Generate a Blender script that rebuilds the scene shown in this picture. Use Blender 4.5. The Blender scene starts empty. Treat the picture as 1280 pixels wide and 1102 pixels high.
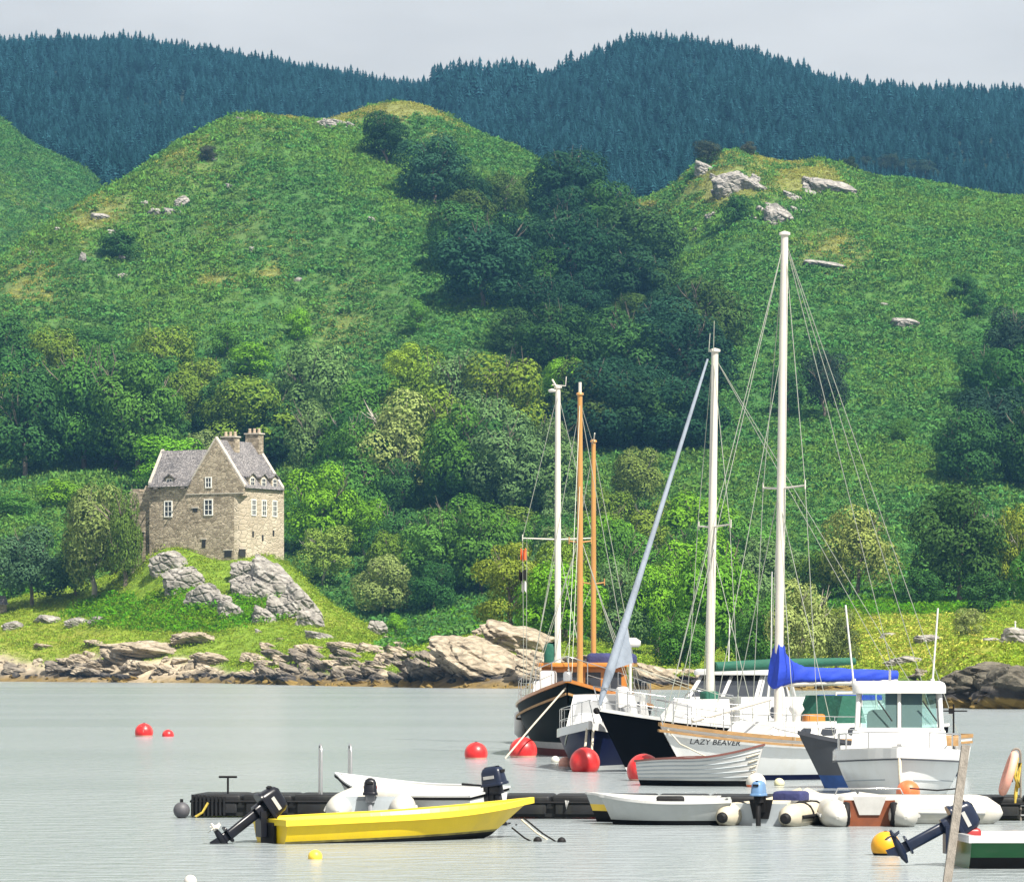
import bpy, bmesh, math, random
import numpy as np
from mathutils import Vector, Matrix, Euler, noise as mnoise
R = math.radians
SC = bpy.context.scene
COL = SC.collection
random.seed(7)
# ------------------------------------------------------------------ camera
F = 5000.0; HORIZON = 826.0; CAMZ = 2.9          # focal length in photo pixels, horizon row, eye height (m)
cam = bpy.data.objects.new('camera', bpy.data.cameras.new('camera'))
COL.objects.link(cam)
cam.location = (0, 0, CAMZ); cam.rotation_euler = (R(90), 0, 0)
cam.data.sensor_width = 36; cam.data.lens = F / 1280 * 36
cam.data.shift_y = (HORIZON - 551) / 1280
cam.data.clip_start = 0.5; cam.data.clip_end = 9000
SC.camera = cam
# ------------------------------------------------------------------ light
SUN_EL, SUN_DIR = R(53), (0.62, -0.785)
w = bpy.data.worlds.new('World'); SC.world = w; w.use_nodes = True
nt = w.node_tree; nt.nodes.clear()
sky = nt.nodes.new('ShaderNodeTexSky'); sky.sky_type = 'NISHITA'; sky.sun_disc = False
sky.sun_elevation = SUN_EL; sky.sun_rotation = math.atan2(SUN_DIR[0], SUN_DIR[1])
sky.air_density = 1.0; sky.dust_density = 1.6; sky.ozone_density = 2.0
# thin high cloud: bleaches the blue and leaves soft banks
tc = nt.nodes.new('ShaderNodeTexCoord'); mp = nt.nodes.new('ShaderNodeMapping'); mp.inputs['Scale'].default_value = (1.6, 1.6, 6.0)
nz = nt.nodes.new('ShaderNodeTexNoise'); nz.inputs['Scale'].default_value = 3.0; nz.inputs['Detail'].default_value = 5; nz.inputs['Roughness'].default_value = .55
rp = nt.nodes.new('ShaderNodeValToRGB')
rp.color_ramp.elements[0].position = .36; rp.color_ramp.elements[0].color = (5.0, 4.78, 4.5, 1)
rp.color_ramp.elements[1].position = .68; rp.color_ramp.elements[1].color = (6.7, 6.45, 6.1, 1)
mx = nt.nodes.new('ShaderNodeMix'); mx.data_type = 'RGBA'; mx.inputs['Factor'].default_value = .93
bg = nt.nodes.new('ShaderNodeBackground'); bg.inputs['Strength'].default_value = .072
wo = nt.nodes.new('ShaderNodeOutputWorld')
L = nt.links.new
L(tc.outputs['Generated'], mp.inputs['Vector']); L(mp.outputs[0], nz.inputs['Vector']); L(nz.outputs['Fac'], rp.inputs[0])
L(sky.outputs[0], mx.inputs['A']); L(rp.outputs[0], mx.inputs['B']); L(mx.outputs['Result'], bg.inputs['Color']); L(bg.outputs[0], wo.inputs[0])
sd = bpy.data.lights.new('sun', 'SUN'); sd.energy = 5.0; sd.angle = R(.5); sd.color = (1.0, .94, .84)
sun = bpy.data.objects.new('sun', sd); COL.objects.link(sun); sun.location = (60, -100, 150)
SV = Vector((SUN_DIR[0] * math.cos(SUN_EL), SUN_DIR[1] * math.cos(SUN_EL), math.sin(SUN_EL)))
sun.rotation_euler = SV.to_track_quat('Z', 'Y').to_euler()
SC.view_settings.view_transform = 'Standard'; SC.view_settings.look = 'None'
SC.view_settings.exposure = 0.98; SC.view_settings.gamma = 1
SC.cycles.max_bounces = 8; SC.cycles.diffuse_bounces = 3; SC.cycles.glossy_bounces = 3; SC.cycles.transmission_bounces = 5
SC.cycles.transparent_max_bounces = 12; SC.cycles.volume_bounces = 0; SC.cycles.use_denoising = True
try: SC.cycles.caustics_reflective = False; SC.cycles.caustics_refractive = False
except Exception: pass
# ------------------------------------------------------------------ helpers
def P(px, py, Y):                     # a point seen at photo pixel (px, py) and standing Y metres off
    return Vector(((px - 640) / F * Y, Y, CAMZ + (HORIZON - py) / F * Y))
def WY(py): return F * CAMZ / (py - HORIZON)      # distance of a waterline seen at row py
def tag(o, label=None, cat=None, group=None, kind=None):
    if label: o['label'] = label
    if cat: o['category'] = cat
    if group: o['group'] = group
    if kind: o['kind'] = kind
    return o
def empty(name, loc=(0, 0, 0), rz=0, label=None, cat=None, group=None):
    o = bpy.data.objects.new(name, None); COL.objects.link(o)
    o.location = loc; o.rotation_euler = (0, 0, rz); o.empty_display_size = .2
    return tag(o, label, cat, group)
def srgb(r, g, b):
    f = lambda c: (c / 255 / 12.92) if c / 255 <= .04045 else ((c / 255 + .055) / 1.055) ** 2.4
    return (f(r), f(g), f(b))
MATS = {}
def M(name, col=(.5, .5, .5), rough=.5, var=.12, scale=6, bump=0, metal=0, bscale=None, coat=0, dirt=None, dirt_amt=.0, objcol=False, stretch=(1, 1, 1), spec=.5):
    if name in MATS: return MATS[name]
    m = bpy.data.materials.new(name); m.use_nodes = True; n = m.node_tree; l = n.links.new
    b = n.nodes['Principled BSDF']
    b.inputs['Roughness'].default_value = rough; b.inputs['Metallic'].default_value = metal
    b.inputs['Coat Weight'].default_value = coat; b.inputs['Specular IOR Level'].default_value = spec
    t = n.nodes.new('ShaderNodeTexCoord'); mpp = n.nodes.new('ShaderNodeMapping'); mpp.inputs['Scale'].default_value = stretch
    l(t.outputs['Object'], mpp.inputs[0])
    z = n.nodes.new('ShaderNodeTexNoise'); z.inputs['Scale'].default_value = scale; z.inputs['Detail'].default_value = 6; z.inputs['Roughness'].default_value = .6
    l(mpp.outputs[0], z.inputs['Vector'])
    r = n.nodes.new('ShaderNodeMapRange'); r.inputs[1].default_value = .3; r.inputs[2].default_value = .7; r.inputs[3].default_value = 1 - var; r.inputs[4].default_value = 1 + var
    l(z.outputs['Fac'], r.inputs[0])
    mu = n.nodes.new('ShaderNodeVectorMath'); mu.operation = 'SCALE'
    if objcol:
        oi = n.nodes.new('ShaderNodeObjectInfo'); l(oi.outputs['Color'], mu.inputs[0])
    else: mu.inputs[0].default_value = col[:3]
    l(r.outputs[0], mu.inputs['Scale']); out = mu.outputs[0]
    if dirt is not None:
        z2 = n.nodes.new('ShaderNodeTexNoise'); z2.inputs['Scale'].default_value = scale * .6; z2.inputs['Detail'].default_value = 8; z2.inputs['Roughness'].default_value = .7
        mp2 = n.nodes.new('ShaderNodeMapping'); mp2.inputs['Scale'].default_value = (1.6, 1.6, .35); mp2.inputs['Location'].default_value = (3, 7, 1)
        l(t.outputs['Object'], mp2.inputs[0]); l(mp2.outputs[0], z2.inputs['Vector'])
        r2 = n.nodes.new('ShaderNodeMapRange'); r2.inputs[1].default_value = .5; r2.inputs[2].default_value = .75; r2.inputs[3].default_value = 0; r2.inputs[4].default_value = dirt_amt
        l(z2.outputs['Fac'], r2.inputs[0])
        mm = n.nodes.new('ShaderNodeMix'); mm.data_type = 'RGBA'; l(r2.outputs[0], mm.inputs['Factor']); l(out, mm.inputs['A']); mm.inputs['B'].default_value = (*dirt, 1)
        out = mm.outputs['Result']
    l(out, b.inputs['Base Color'])
    if bump:
        zb = n.nodes.new('ShaderNodeTexNoise'); zb.inputs['Scale'].default_value = bscale or scale * 4; zb.inputs['Detail'].default_value = 4
        l(mpp.outputs[0], zb.inputs['Vector'])
        bp = n.nodes.new('ShaderNodeBump'); bp.inputs['Strength'].default_value = bump; bp.inputs['Distance'].default_value = .05
        l(zb.outputs['Fac'], bp.inputs['Height']); l(bp.outputs[0], b.inputs['Normal'])
    MATS[name] = m; return m
class MB:                              # collects faces, then links them as ONE mesh object
    def __init__(s): s.v = []; s.f = []; s.mi = []; s.mats = []; s.cur = 0; s.smooth = []; s.sm = False
    def m(s, mat):
        if mat not in s.mats: s.mats.append(mat)
        s.cur = s.mats.index(mat); return s
    def add(s, vs, fs, smooth=None):
        o = len(s.v); s.v += [tuple(p) for p in vs]
        for f in fs: s.f.append([i + o for i in f]); s.mi.append(s.cur); s.smooth.append(s.sm if smooth is None else smooth)
        return s
    def box(s, c, d, rot=None, taper=1):
        x, y, z = d[0] / 2, d[1] / 2, d[2] / 2
        vs = [Vector((sx * x * (taper if sz > 0 else 1), sy * y * (taper if sz > 0 else 1), sz * z)) for sz in (-1, 1) for sx, sy in ((-1, -1), (1, -1), (1, 1), (-1, 1))]
        if rot is not None: vs = [rot @ v for v in vs]
        c = Vector(c)
        return s.add([v + c for v in vs], [(3, 2, 1, 0), (4, 5, 6, 7), (0, 1, 5, 4), (1, 2, 6, 5), (2, 3, 7, 6), (3, 0, 4, 7)], False)
    def rbox(s, c, d, r=.05, rot=None, n=3, top=1.0):    # box with rounded vertical edges and softened top, lofted
        x, y, z = d[0] / 2, d[1] / 2, d[2]; r = min(r, x * .98, y * .98)
        ring = []
        for k, (cx, cy) in enumerate(((x - r, y - r), (-x + r, y - r), (-x + r, -y + r), (x - r, -y + r))):
            for j in range(n + 1):
                a = math.pi / 2 * (k + j / n); ring.append((cx + r * math.cos(a), cy + r * math.sin(a)))
        rr = min(r, z * .4); secs = []
        for zz, sc_ in ((-z / 2, .0), (z / 2 - rr, .0), (z / 2 - rr * .35, .3), (z / 2, 1.0)):
            k = top if zz > -z / 2 else 1
            secs.append([Vector(((px - math.copysign(rr * sc_, px)) * k, (py - math.copysign(rr * sc_, py)) * k, zz)) for px, py in ring])
        c = Vector(c); secs = [[(rot @ p if rot is not None else p) + c for p in q] for q in secs]
        return s.loft(secs, closed=True, cap=True, smooth=True)
    def loft(s, secs, closed=True, cap=False, smooth=True):
        n = len(secs[0]); vs = [p for q in secs for p in q]; fs = []
        for i in range(len(secs) - 1):
            for j in range(n if closed else n - 1):
                a, b = i * n + j, i * n + (j + 1) % n; fs.append((a, b, b + n, a + n))
        s.add(vs, fs, smooth)
        if cap:
            s.add(secs[0], [tuple(range(n))[::-1]], False); s.add(secs[-1], [tuple(range(n))], False)
        return s
    def tube(s, pts, r, n=8, cap=True, smooth=True):
        pts = [Vector(p) for p in pts]; rs = r if isinstance(r, (list, tuple)) else [r] * len(pts)
        secs = []; prev = None
        for i, p in enumerate(pts):
            t = (pts[min(i + 1, len(pts) - 1)] - pts[max(i - 1, 0)]); t = t.normalized() if t.length > 1e-9 else Vector((0, 0, 1))
            if prev is None: u = t.orthogonal().normalized()
            else:
                u = prev - t * prev.dot(t); u = u.normalized() if u.length > 1e-6 else t.orthogonal().normalized()
            prev = u; v = t.cross(u)
            secs.append([p + (u * math.cos(a) + v * math.sin(a)) * rs[i] for a in [2 * math.pi * k / n for k in range(n)]])
        return s.loft(secs, True, cap, smooth)
    def lathe(s, prof, c=(0, 0, 0), n=24, rot=None, smooth=True):
        c = Vector(c); secs = []
        for r, z in prof:
            q = [Vector((r * math.cos(a), r * math.sin(a), z)) for a in [2 * math.pi * k / n for k in range(n)]]
            secs.append([(rot @ p if rot is not None else p) + c for p in q])
        return s.loft(secs, True, True, smooth)
    def ball(s, c, r, n=24, sq=1, rot=None):
        return s.lathe([(max(1e-4, r * math.sin(math.pi * k / 16)), -r * sq * math.cos(math.pi * k / 16)) for k in range(17)], c, n, rot)
    def poly(s, pts, th=(0, 0, 0)):                     # extruded polygon
        n = len(pts); t = Vector(th); a = [Vector(p) for p in pts]; b = [p + t for p in a]
        return s.add(a + b, [tuple(range(n))[::-1], tuple(range(n, 2 * n))] + [(i, (i + 1) % n, (i + 1) % n + n, i + n) for i in range(n)], False)
    def build(s, name, mat=None, parent=None, loc=None):
        me = bpy.data.meshes.new(name); me.from_pydata(s.v, [], s.f)
        for m_ in (s.mats or [mat]): me.materials.append(m_)
        me.polygons.foreach_set('material_index', s.mi); me.polygons.foreach_set('use_smooth', s.smooth)
        me.update()
        bm = bmesh.new(); bm.from_mesh(me); bmesh.ops.recalc_face_normals(bm, faces=bm.faces); bm.to_mesh(me); bm.free()
        o = bpy.data.objects.new(name, me); COL.objects.link(o)
        if parent: o.parent = parent
        if loc is not None: o.location = loc
        return o
def mb(mat): return MB().m(mat)
def copy_tree(o, parent=None):
    c = o.copy(); COL.objects.link(c)
    if parent: c.parent = parent
    for ch in list(o.children): copy_tree(ch, c)
    return c
# numpy value noise
def _h(i, j, sd_):
    x = (i * 374761393 + j * 668265263 + sd_ * 974634777) & 0xffffffff
    x = ((x ^ (x >> 13)) * 1274126177) & 0xffffffff
    return ((x ^ (x >> 16)) & 0xffff) / 65535.0
def vnoise(x, y, sd_=0):
    xi = np.floor(x).astype(np.int64); yi = np.floor(y).astype(np.int64); fx = x - xi; fy = y - yi
    fx = fx * fx * (3 - 2 * fx); fy = fy * fy * (3 - 2 * fy)
    return (_h(xi, yi, sd_) * (1 - fx) + _h(xi + 1, yi, sd_) * fx) * (1 - fy) + (_h(xi, yi + 1, sd_) * (1 - fx) + _h(xi + 1, yi + 1, sd_) * fx) * fy
def fbm(x, y, sd_=0, o=4):
    s = 0; a = .5; t = 0
    for k in range(o): s = s + a * vnoise(x * 2 ** k, y * 2 ** k, sd_ + k * 17); t += a; a *= .5
    return s / t
# ------------------------------------------------------------------ terrain: control heights of shore, knoll, hills, forest
SHORE = [(-600, 560), (0, 570), (130, 550), (250, 535), (400, 470), (480, 450), (560, 432), (660, 424), (760, 415), (870, 405), (1000, 400), (1080, 395), (1130, 370), (1165, 262), (1200, 250), (1280, 240), (1900, 235)]
def shoreY(px): return np.interp(px, [a for a, b in SHORE], [b for a, b in SHORE])
CP = []
for px in list(range(-600, 1901, 60)):
    ys = float(shoreY(px)); CP.append((px, HORIZON + CAMZ / ys * F, ys)); CP.append((px, HORIZON + (CAMZ + 3) / (ys - 30) * F, ys - 30)); CP.append((px, HORIZON + (CAMZ + 3) / 180 * F, 180))
CP += [  # foreshore and meadow, left
 (-500, 800, 600), (-200, 805, 600), (0, 822, 582), (100, 825, 568), (200, 828, 553), (300, 826, 540), (-60, 770, 640), (0, 782, 612), (60, 775, 610), (100, 772, 605), (30, 745, 640), (90, 740, 632), (150, 785, 580), (230, 795, 565), (310, 800, 552), (380, 815, 520), (440, 825, 490),
 (0, 690, 700), (60, 665, 715), (90, 690, 690), (0, 625, 760), (80, 612, 770), (-300, 640, 740), (-300, 560, 820),
 # castle knoll
 (140, 740, 612), (175, 705, 610), (200, 690, 606), (240, 692, 603), (270, 704, 600), (300, 700, 600), (350, 703, 602), (250, 745, 585), (180, 765, 590), (330, 760, 575), (400, 745, 600), (440, 772, 590), (490, 806, 570), (380, 790, 550), (430, 805, 530), (330, 700, 622), (260, 690, 625), (200, 692, 630), (300, 712, 650), (420, 790, 640), (200, 720, 660), (300, 735, 680),
 # middle: low ground behind the headland
 (480, 822, 490), (540, 818, 470), (500, 812, 560), (560, 805, 540), (600, 800, 470), (640, 797, 455), (680, 812, 445), (620, 790, 500), (560, 800, 600), (480, 806, 640), (640, 800, 580), (740, 828, 440), (720, 805, 520), (800, 838, 435), (860, 846, 425), (800, 830, 520), (880, 838, 500), (960, 842, 480), (1040, 835, 460), (1100, 830, 440),
 # meadow right
 (1140, 830, 420), (1170, 858, 275), (1200, 846, 264), (1240, 840, 260), (1290, 838, 257), (1200, 815, 330), (1290, 805, 330), (1120, 800, 480), (1200, 790, 480), (1280, 785, 480), (1150, 772, 540), (1240, 765, 560), (1080, 755, 590), (1200, 745, 610), (1290, 740, 610), (1120, 705, 650), (1180, 700, 660), (1000, 770, 600), (900, 790, 600), (1500, 800, 330), (1500, 740, 600), (1700, 700, 640),
 # lower woods
 (0, 600, 800), (100, 590, 800), (200, 590, 800), (330, 600, 800), (420, 640, 760), (500, 650, 740), (600, 670, 720), (700, 680, 710), (780, 690, 700), (860, 690, 700), (330, 660, 730), (420, 720, 690), (520, 735, 680), (620, 740, 670), (720, 760, 640), (820, 765, 640),
 # left hill
 (0, 440, 880), (100, 430, 880), (200, 420, 880), (300, 430, 870), (400, 440, 870), (480, 470, 850), (560, 520, 810), (0, 335, 950), (70, 280, 965), (130, 245, 975), (190, 218, 985), (230, 194, 990), (270, 170, 1000), (310, 157, 1005), (350, 153, 1010), (385, 163, 1015), (408, 174, 1018), (425, 178, 1018), (250, 260, 960), (350, 250, 950), (450, 270, 940), (150, 330, 930), (300, 340, 910), (420, 350, 905), (520, 370, 890), (600, 440, 850),
 (445, 149, 1065), (485, 136, 1075), (530, 138, 1080), (570, 157, 1080), (610, 178, 1080), (650, 196, 1080), (500, 190, 1030), (560, 220, 1000), (620, 260, 980), (700, 235, 1050), (660, 330, 920), (720, 420, 870), (640, 500, 820), (740, 520, 810), (760, 300, 980),
 (0, 420, 1120), (130, 330, 1120), (300, 230, 1150), (500, 200, 1200), (620, 240, 1200), (-150, 430, 900), (-150, 420, 960), (-300, 420, 960),
 # ravine and right hill
 (800, 440, 880), (860, 500, 830), (800, 340, 960), (770, 300, 1050), (780, 257, 1120), (820, 255, 1090), (840, 240, 1060), (870, 213, 1040), (900, 198, 1035), (925, 195, 1035), (950, 206, 1035), (975, 212, 1045), (1010, 206, 1055), (1050, 214, 1055), (1080, 223, 1060), (1140, 228, 1070), (1200, 238, 1070), (1280, 250, 1070), (1400, 262, 1070), (1700, 290, 1070),
 (860, 300, 980), (930, 290, 960), (1020, 310, 940), (1120, 330, 930), (1250, 340, 930), (900, 420, 880), (1000, 420, 870), (1100, 440, 860), (1220, 440, 860), (950, 540, 800), (1050, 560, 780), (1150, 570, 770), (1280, 580, 770), (900, 620, 740), (1000, 650, 720), (1100, 640, 720), (1200, 640, 720), (1290, 660, 710), (1600, 500, 800),
 (880, 250, 1180), (1000, 262, 1200), (1150, 278, 1200), (1300, 300, 1200), (1500, 310, 1200),
 # far left hill
 (-60, 130, 1330), (0, 152, 1330), (20, 168, 1335), (60, 192, 1340), (105, 215, 1350), (150, 250, 1340), (0, 230, 1250), (60, 260, 1250), (0, 300, 1180), (60, 300, 1170), (-200, 100, 1330), (-60, 190, 1450), (0, 200, 1450), (60, 225, 1450), (-500, 80, 1330),
 # conifer hills
 (100, 205, 1500), (200, 225, 1480), (350, 220, 1480), (500, 200, 1500), (620, 200, 1500), (700, 230, 1400), (780, 262, 1340), (860, 240, 1400), (1000, 250, 1420), (1150, 262, 1420), (1280, 275, 1420), (1500, 290, 1420), (150, 140, 1800), (350, 160, 1800), (500, 165, 1800), (600, 160, 1750)]
CP += [(px, py, 2150) for px, py in ((-500, 90), (-200, 78), (-60, 74), (0, 72), (60, 68), (130, 66), (170, 66), (250, 80), (300, 88), (350, 96), (400, 105), (440, 112), (480, 118), (520, 123), (560, 123))]
CP += [(px, py, 1950) for px, py in ((600, 122), (640, 122), (660, 122), (680, 115), (700, 105), (730, 90), (760, 77), (790, 69), (830, 65), (880, 68), (920, 78), (960, 91), (1000, 103), (1030, 122), (1060, 127), (1100, 128), (1150, 132), (1220, 134), (1300, 136), (1400, 140), (1600, 150), (1900, 160))]
CP += [(px, py, 1650) for px, py in ((720, 175), (800, 160), (880, 150), (960, 165), (1040, 185), (1120, 190), (1220, 198), (1320, 205), (1600, 220))]
CP += [(px, 190, 2700) for px in range(-600, 1901, 250)] + [(px, 160, 2400) for px in range(-600, 1901, 250)]
def _ab(px, Y): return np.stack([np.asarray(px, float) / 100, 13 * np.log(np.asarray(Y, float) / 400)], -1)
_cp = np.array(CP, float); _A = _ab(_cp[:, 0], _cp[:, 2])
_D = np.sqrt(((_A[:, None] - _A[None]) ** 2).sum(-1)); _n = len(_cp)
_ph = lambda d: -np.sqrt(d * d + .12)
_K = _ph(_D) - 1e-3 * np.eye(_n)
_Q = np.concatenate([np.ones((_n, 1)), _A], 1)
_S = np.block([[_K, _Q], [_Q.T, np.zeros((3, 3))]])
_W = np.linalg.lstsq(_S, np.concatenate([_cp[:, 1], [0, 0, 0]]), rcond=None)[0]
def rowf(px, Y):
    sh = np.broadcast(np.asarray(px), np.asarray(Y)).shape
    a = _ab(np.broadcast_to(px, sh).ravel(), np.broadcast_to(Y, sh).ravel()); o = np.empty(len(a))
    for i in range(0, len(a), 20000):
        c = a[i:i + 20000]; d = np.sqrt(((c[:, None] - _A[None]) ** 2).sum(-1)); o[i:i + 20000] = _ph(d) @ _W[:_n] + _W[_n] + c @ _W[_n + 1:]
    return o.reshape(sh)
PXS = np.concatenate([np.arange(-600, -20, 20.), np.arange(-20, 1301, 4.), np.arange(1320, 1901, 20.)])
YS = np.geomspace(185, 2700, 520)
GPX, GY = np.meshgrid(PXS, YS)
GROW = rowf(GPX, GY)
GX = (GPX - 640) / F * GY
GZ = CAMZ + (HORIZON - GROW) / F * GY
_hill = np.clip((GY - 620) / 200, 0, 1); _dry = np.clip(GZ / 2, 0, 1)
GZ = GZ + _dry * (.3 + 1.2 * _hill) * (fbm(GX / 14, GY / 14, 3) - .5) * 2 + _hill * 2.5 * (fbm(GX / 60, GY / 60, 9) - .5)
_rockz = np.exp(-((GY - shoreY(GPX) - 8) / 9) ** 2) * np.clip(GZ / .6 + .5, 0, 1)
GZ = GZ + _rockz * 1.3 * (fbm(GX / 3.5 + GY / 5, GY / 6, 21) - .45)
GROW = HORIZON - (GZ - CAMZ) * F / GY
def _bil(arr, px, Y):
    i = np.clip(np.searchsorted(PXS, px) - 1, 0, len(PXS) - 2); j = np.clip(np.searchsorted(YS, Y) - 1, 0, len(YS) - 2)
    u = (px - PXS[i]) / (PXS[i + 1] - PXS[i]); v = (Y - YS[j]) / (YS[j + 1] - YS[j])
    return (arr[j, i] * (1 - u) + arr[j, i + 1] * u) * (1 - v) + (arr[j + 1, i] * (1 - u) + arr[j + 1, i + 1] * u) * v
def groundz(x, y):
    x = np.asarray(x, float); y = np.asarray(y, float); return _bil(GZ, np.clip(x / y * F + 640, -590, 1890), np.clip(y, 186, 2690))
def hitY(px, py, ymin=0):              # first ground seen at pixel (px, py)
    col = np.array([_bil(GROW, np.float64(px), y) for y in YS]); ok = np.where((col <= py) & (YS >= max(ymin, float(shoreY(px)) - 5)))[0]
    return float(YS[ok[0]]) if len(ok) else None
def G(px, py, ymin=0):
    y = hitY(px, py, ymin) or 1000.; x = (px - 640) / F * y
    return Vector((x, y, float(groundz(x, y))))
# material zones
def blob(px, py, cx, cy, rx, ry): return np.exp(-((px - cx) / rx) ** 2 - ((py - cy) / ry) ** 2)
def mixc(c, d, k): return c * (1 - k[..., None]) + np.array(d) * k[..., None]
sm = lambda x, a, b: np.clip((x - a) / (b - a), 0, 1) ** 2 * (3 - 2 * np.clip((x - a) / (b - a), 0, 1))
n1 = fbm(GX / 22, GY / 22, 31); n2 = fbm(GX / 6, GY / 9, 41); n3 = fbm(GX / 55, GY / 55, 51)
C = np.zeros(GX.shape + (3,)) + np.array((.048, .125, .030))
C = mixc(C, (.070, .15, .030), sm(n1, .45, .7))
dryg = np.zeros_like(GX)
for cx, cy, rx, ry, k in ((500, 135, 90, 22, 1), (430, 145, 50, 14, 1), (340, 150, 60, 18, .7), (250, 190, 60, 40, .5), (120, 270, 100, 50, .45), (40, 350, 60, 50, .5), (545, 165, 50, 14, .5), (800, 262, 40, 14, 1), (900, 230, 60, 30, .8), (1010, 225, 50, 20, .9), (1040, 310, 50, 30, .6), (960, 200, 90, 12, .7), (270, 350, 25, 12, .7), (340, 345, 25, 10, .7), (300, 300, 120, 60, .25), (160, 480, 60, 30, .2), (440, 400, 60, 80, .25)):
    dryg = np.maximum(dryg, k * blob(GPX, GROW, cx, cy, rx, ry) * (GY > 800) * (GY < 1250))
dryg = np.clip(dryg * 1.9 * np.clip(n2 * 1.6 + n1 - .65, 0, 1.3), 0, 1) * .85
C = mixc(C, (.19, .19, .06), dryg)
mead = sm(GY, 690, 640) * sm(GZ, .8, 1.6)
mead2 = mead * (1 - sm(GY - 560 - 40 * n1, 0, 60) * (GPX > 480))
C = mixc(C, (.15, .235, .025), mead2)
yel = mead2 * np.clip(1.1 * blob(GPX, GROW, 1140, 800, 130, 45) + .8 * blob(GPX, GROW, 60, 790, 160, 35) + .6 * blob(GPX, GROW, 430, 770, 60, 40) + .5 * blob(GPX, GROW, 1150, 690, 50, 40), 0, 1)
C = mixc(C, (.31, .29, .05), np.clip(yel * (.3 + 1.2 * n2), 0, 1))
lush = mead2 * np.clip(blob(GPX, GROW, 230, 765, 150, 26) + .8 * blob(GPX, GROW, 1150, 750, 130, 24), 0, 1)
C = mixc(C, (.15, .26, .015), lush)
C = mixc(C, (.05, .045, .04), .8 * blob(GPX, GROW, 30, 235, 60, 25) * (GY > 1150) * (GY < 1420) * sm(n2, .35, .6))
C = mixc(C, (.014, .024, .014), sm(GY + 60 * (n1 - .5), 1330, 1400) * (1 - (GPX < 120) * sm(GY, 1440, 1360)))
sh = (GY - shoreY(GPX))
rk = sm(sh + 14 * (n2 - .5) + 8 * (n1 - .5), 20, 10) * (GZ > -5)
C = mixc(C, (.36, .30, .22), rk)
C = mixc(C, (.40, .34, .25), rk * sm(n2, .55, .7)); C = mixc(C, (.11, .10, .08), rk * sm(GPX, 1140, 1180))
sand = blob(GPX, GY, 200, 552, 70, 10) * sm(sh, 16, 9)
C = mixc(C, (.5, .41, .29), sand)
wet = sm(GZ + .5 * (n2 - .5), 1.0, .5)
C = mixc(C, (.17, .12, .045), wet * (1 - sand)); C = mixc(C, (.05, .045, .04), sm(GZ + 1.2 * (n2 - .5), 1.5, 1.0) * (1 - wet) * rk * (1 - sand) * .8)
NR, NC = GX.shape
verts = np.stack([GX, GY, GZ], -1).reshape(-1, 3)
ii = (np.arange(NR - 1)[:, None] * NC + np.arange(NC - 1)[None]).ravel()
fac = np.stack([ii, ii + 1, ii + NC + 1, ii + NC], -1)
me = bpy.data.meshes.new('terrain'); me.vertices.add(len(verts)); me.vertices.foreach_set('co', verts.ravel())
me.loops.add(fac.size); me.loops.foreach_set('vertex_index', fac.ravel().astype(np.int32))
me.polygons.add(len(fac)); me.polygons.foreach_set('loop_start', np.arange(0, fac.size, 4, dtype=np.int32)); me.polygons.foreach_set('loop_total', np.full(len(fac), 4, np.int32))
me.polygons.foreach_set('use_smooth', np.ones(len(fac), bool)); me.update(calc_edges=True)
at_ = me.attributes.new('ground_colour', 'FLOAT_COLOR', 'POINT'); at_.data.foreach_set('color', np.concatenate([C.reshape(-1, 3), np.ones((len(verts), 1))], 1).ravel().astype(np.float32))
m = bpy.data.materials.new('hillside_ground'); m.use_nodes = True; n = m.node_tree; l = n.links.new; b = n.nodes['Principled BSDF']; b.inputs['Roughness'].default_value = .9; b.inputs['Specular IOR Level'].default_value = .15
a = n.nodes.new('ShaderNodeAttribute'); a.attribute_name = 'ground_colour'
t = n.nodes.new('ShaderNodeTexCoord'); z = n.nodes.new('ShaderNodeTexNoise'); z.inputs['Scale'].default_value = .7; z.inputs['Detail'].default_value = 6; z.inputs['Roughness'].default_value = .7
l(t.outputs['Object'], z.inputs['Vector'])
r = n.nodes.new('ShaderNodeMapRange'); r.inputs[1].default_value = .3; r.inputs[2].default_value = .7; r.inputs[3].default_value = .6; r.inputs[4].default_value = 1.45; l(z.outputs['Fac'], r.inputs[0])
mu = n.nodes.new('ShaderNodeVectorMath'); mu.operation = 'SCALE'; l(a.outputs['Color'], mu.inputs[0]); l(r.outputs[0], mu.inputs['Scale']); l(mu.outputs[0], b.inputs['Base Color'])
bp = n.nodes.new('ShaderNodeBump'); bp.inputs['Strength'].default_value = .8; bp.inputs['Distance'].default_value = .6; l(z.outputs['Fac'], bp.inputs['Height']); l(bp.outputs[0], b.inputs['Normal'])
me.materials.append(m); terrain = bpy.data.objects.new('terrain', me); COL.objects.link(terrain); tag(terrain, kind='structure')
# ------------------------------------------------------------------ water
m = bpy.data.materials.new('sea_water'); m.use_nodes = True; n = m.node_tree; l = n.links.new; b = n.nodes['Principled BSDF']
b.inputs['Base Color'].default_value = (.25, .285, .30, 1); b.inputs['Roughness'].default_value = .18; b.inputs['IOR'].default_value = 1.333
t = n.nodes.new('ShaderNodeTexCoord')
def wn(scale, sc3, det=3):
    mp_ = n.nodes.new('ShaderNodeMapping'); mp_.inputs['Scale'].default_value = sc3; l(t.outputs['Object'], mp_.inputs[0])
    q = n.nodes.new('ShaderNodeTexNoise'); q.inputs['Scale'].default_value = scale; q.inputs['Detail'].default_value = det; l(mp_.outputs[0], q.inputs['Vector']); return q.outputs['Fac']
h1 = wn(1.6, (.8, 1.2, 1), 4); h2 = wn(5.5, (1, 1.3, 1), 3); lo = wn(.035, (.25, 1.3, 1), 3)
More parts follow.
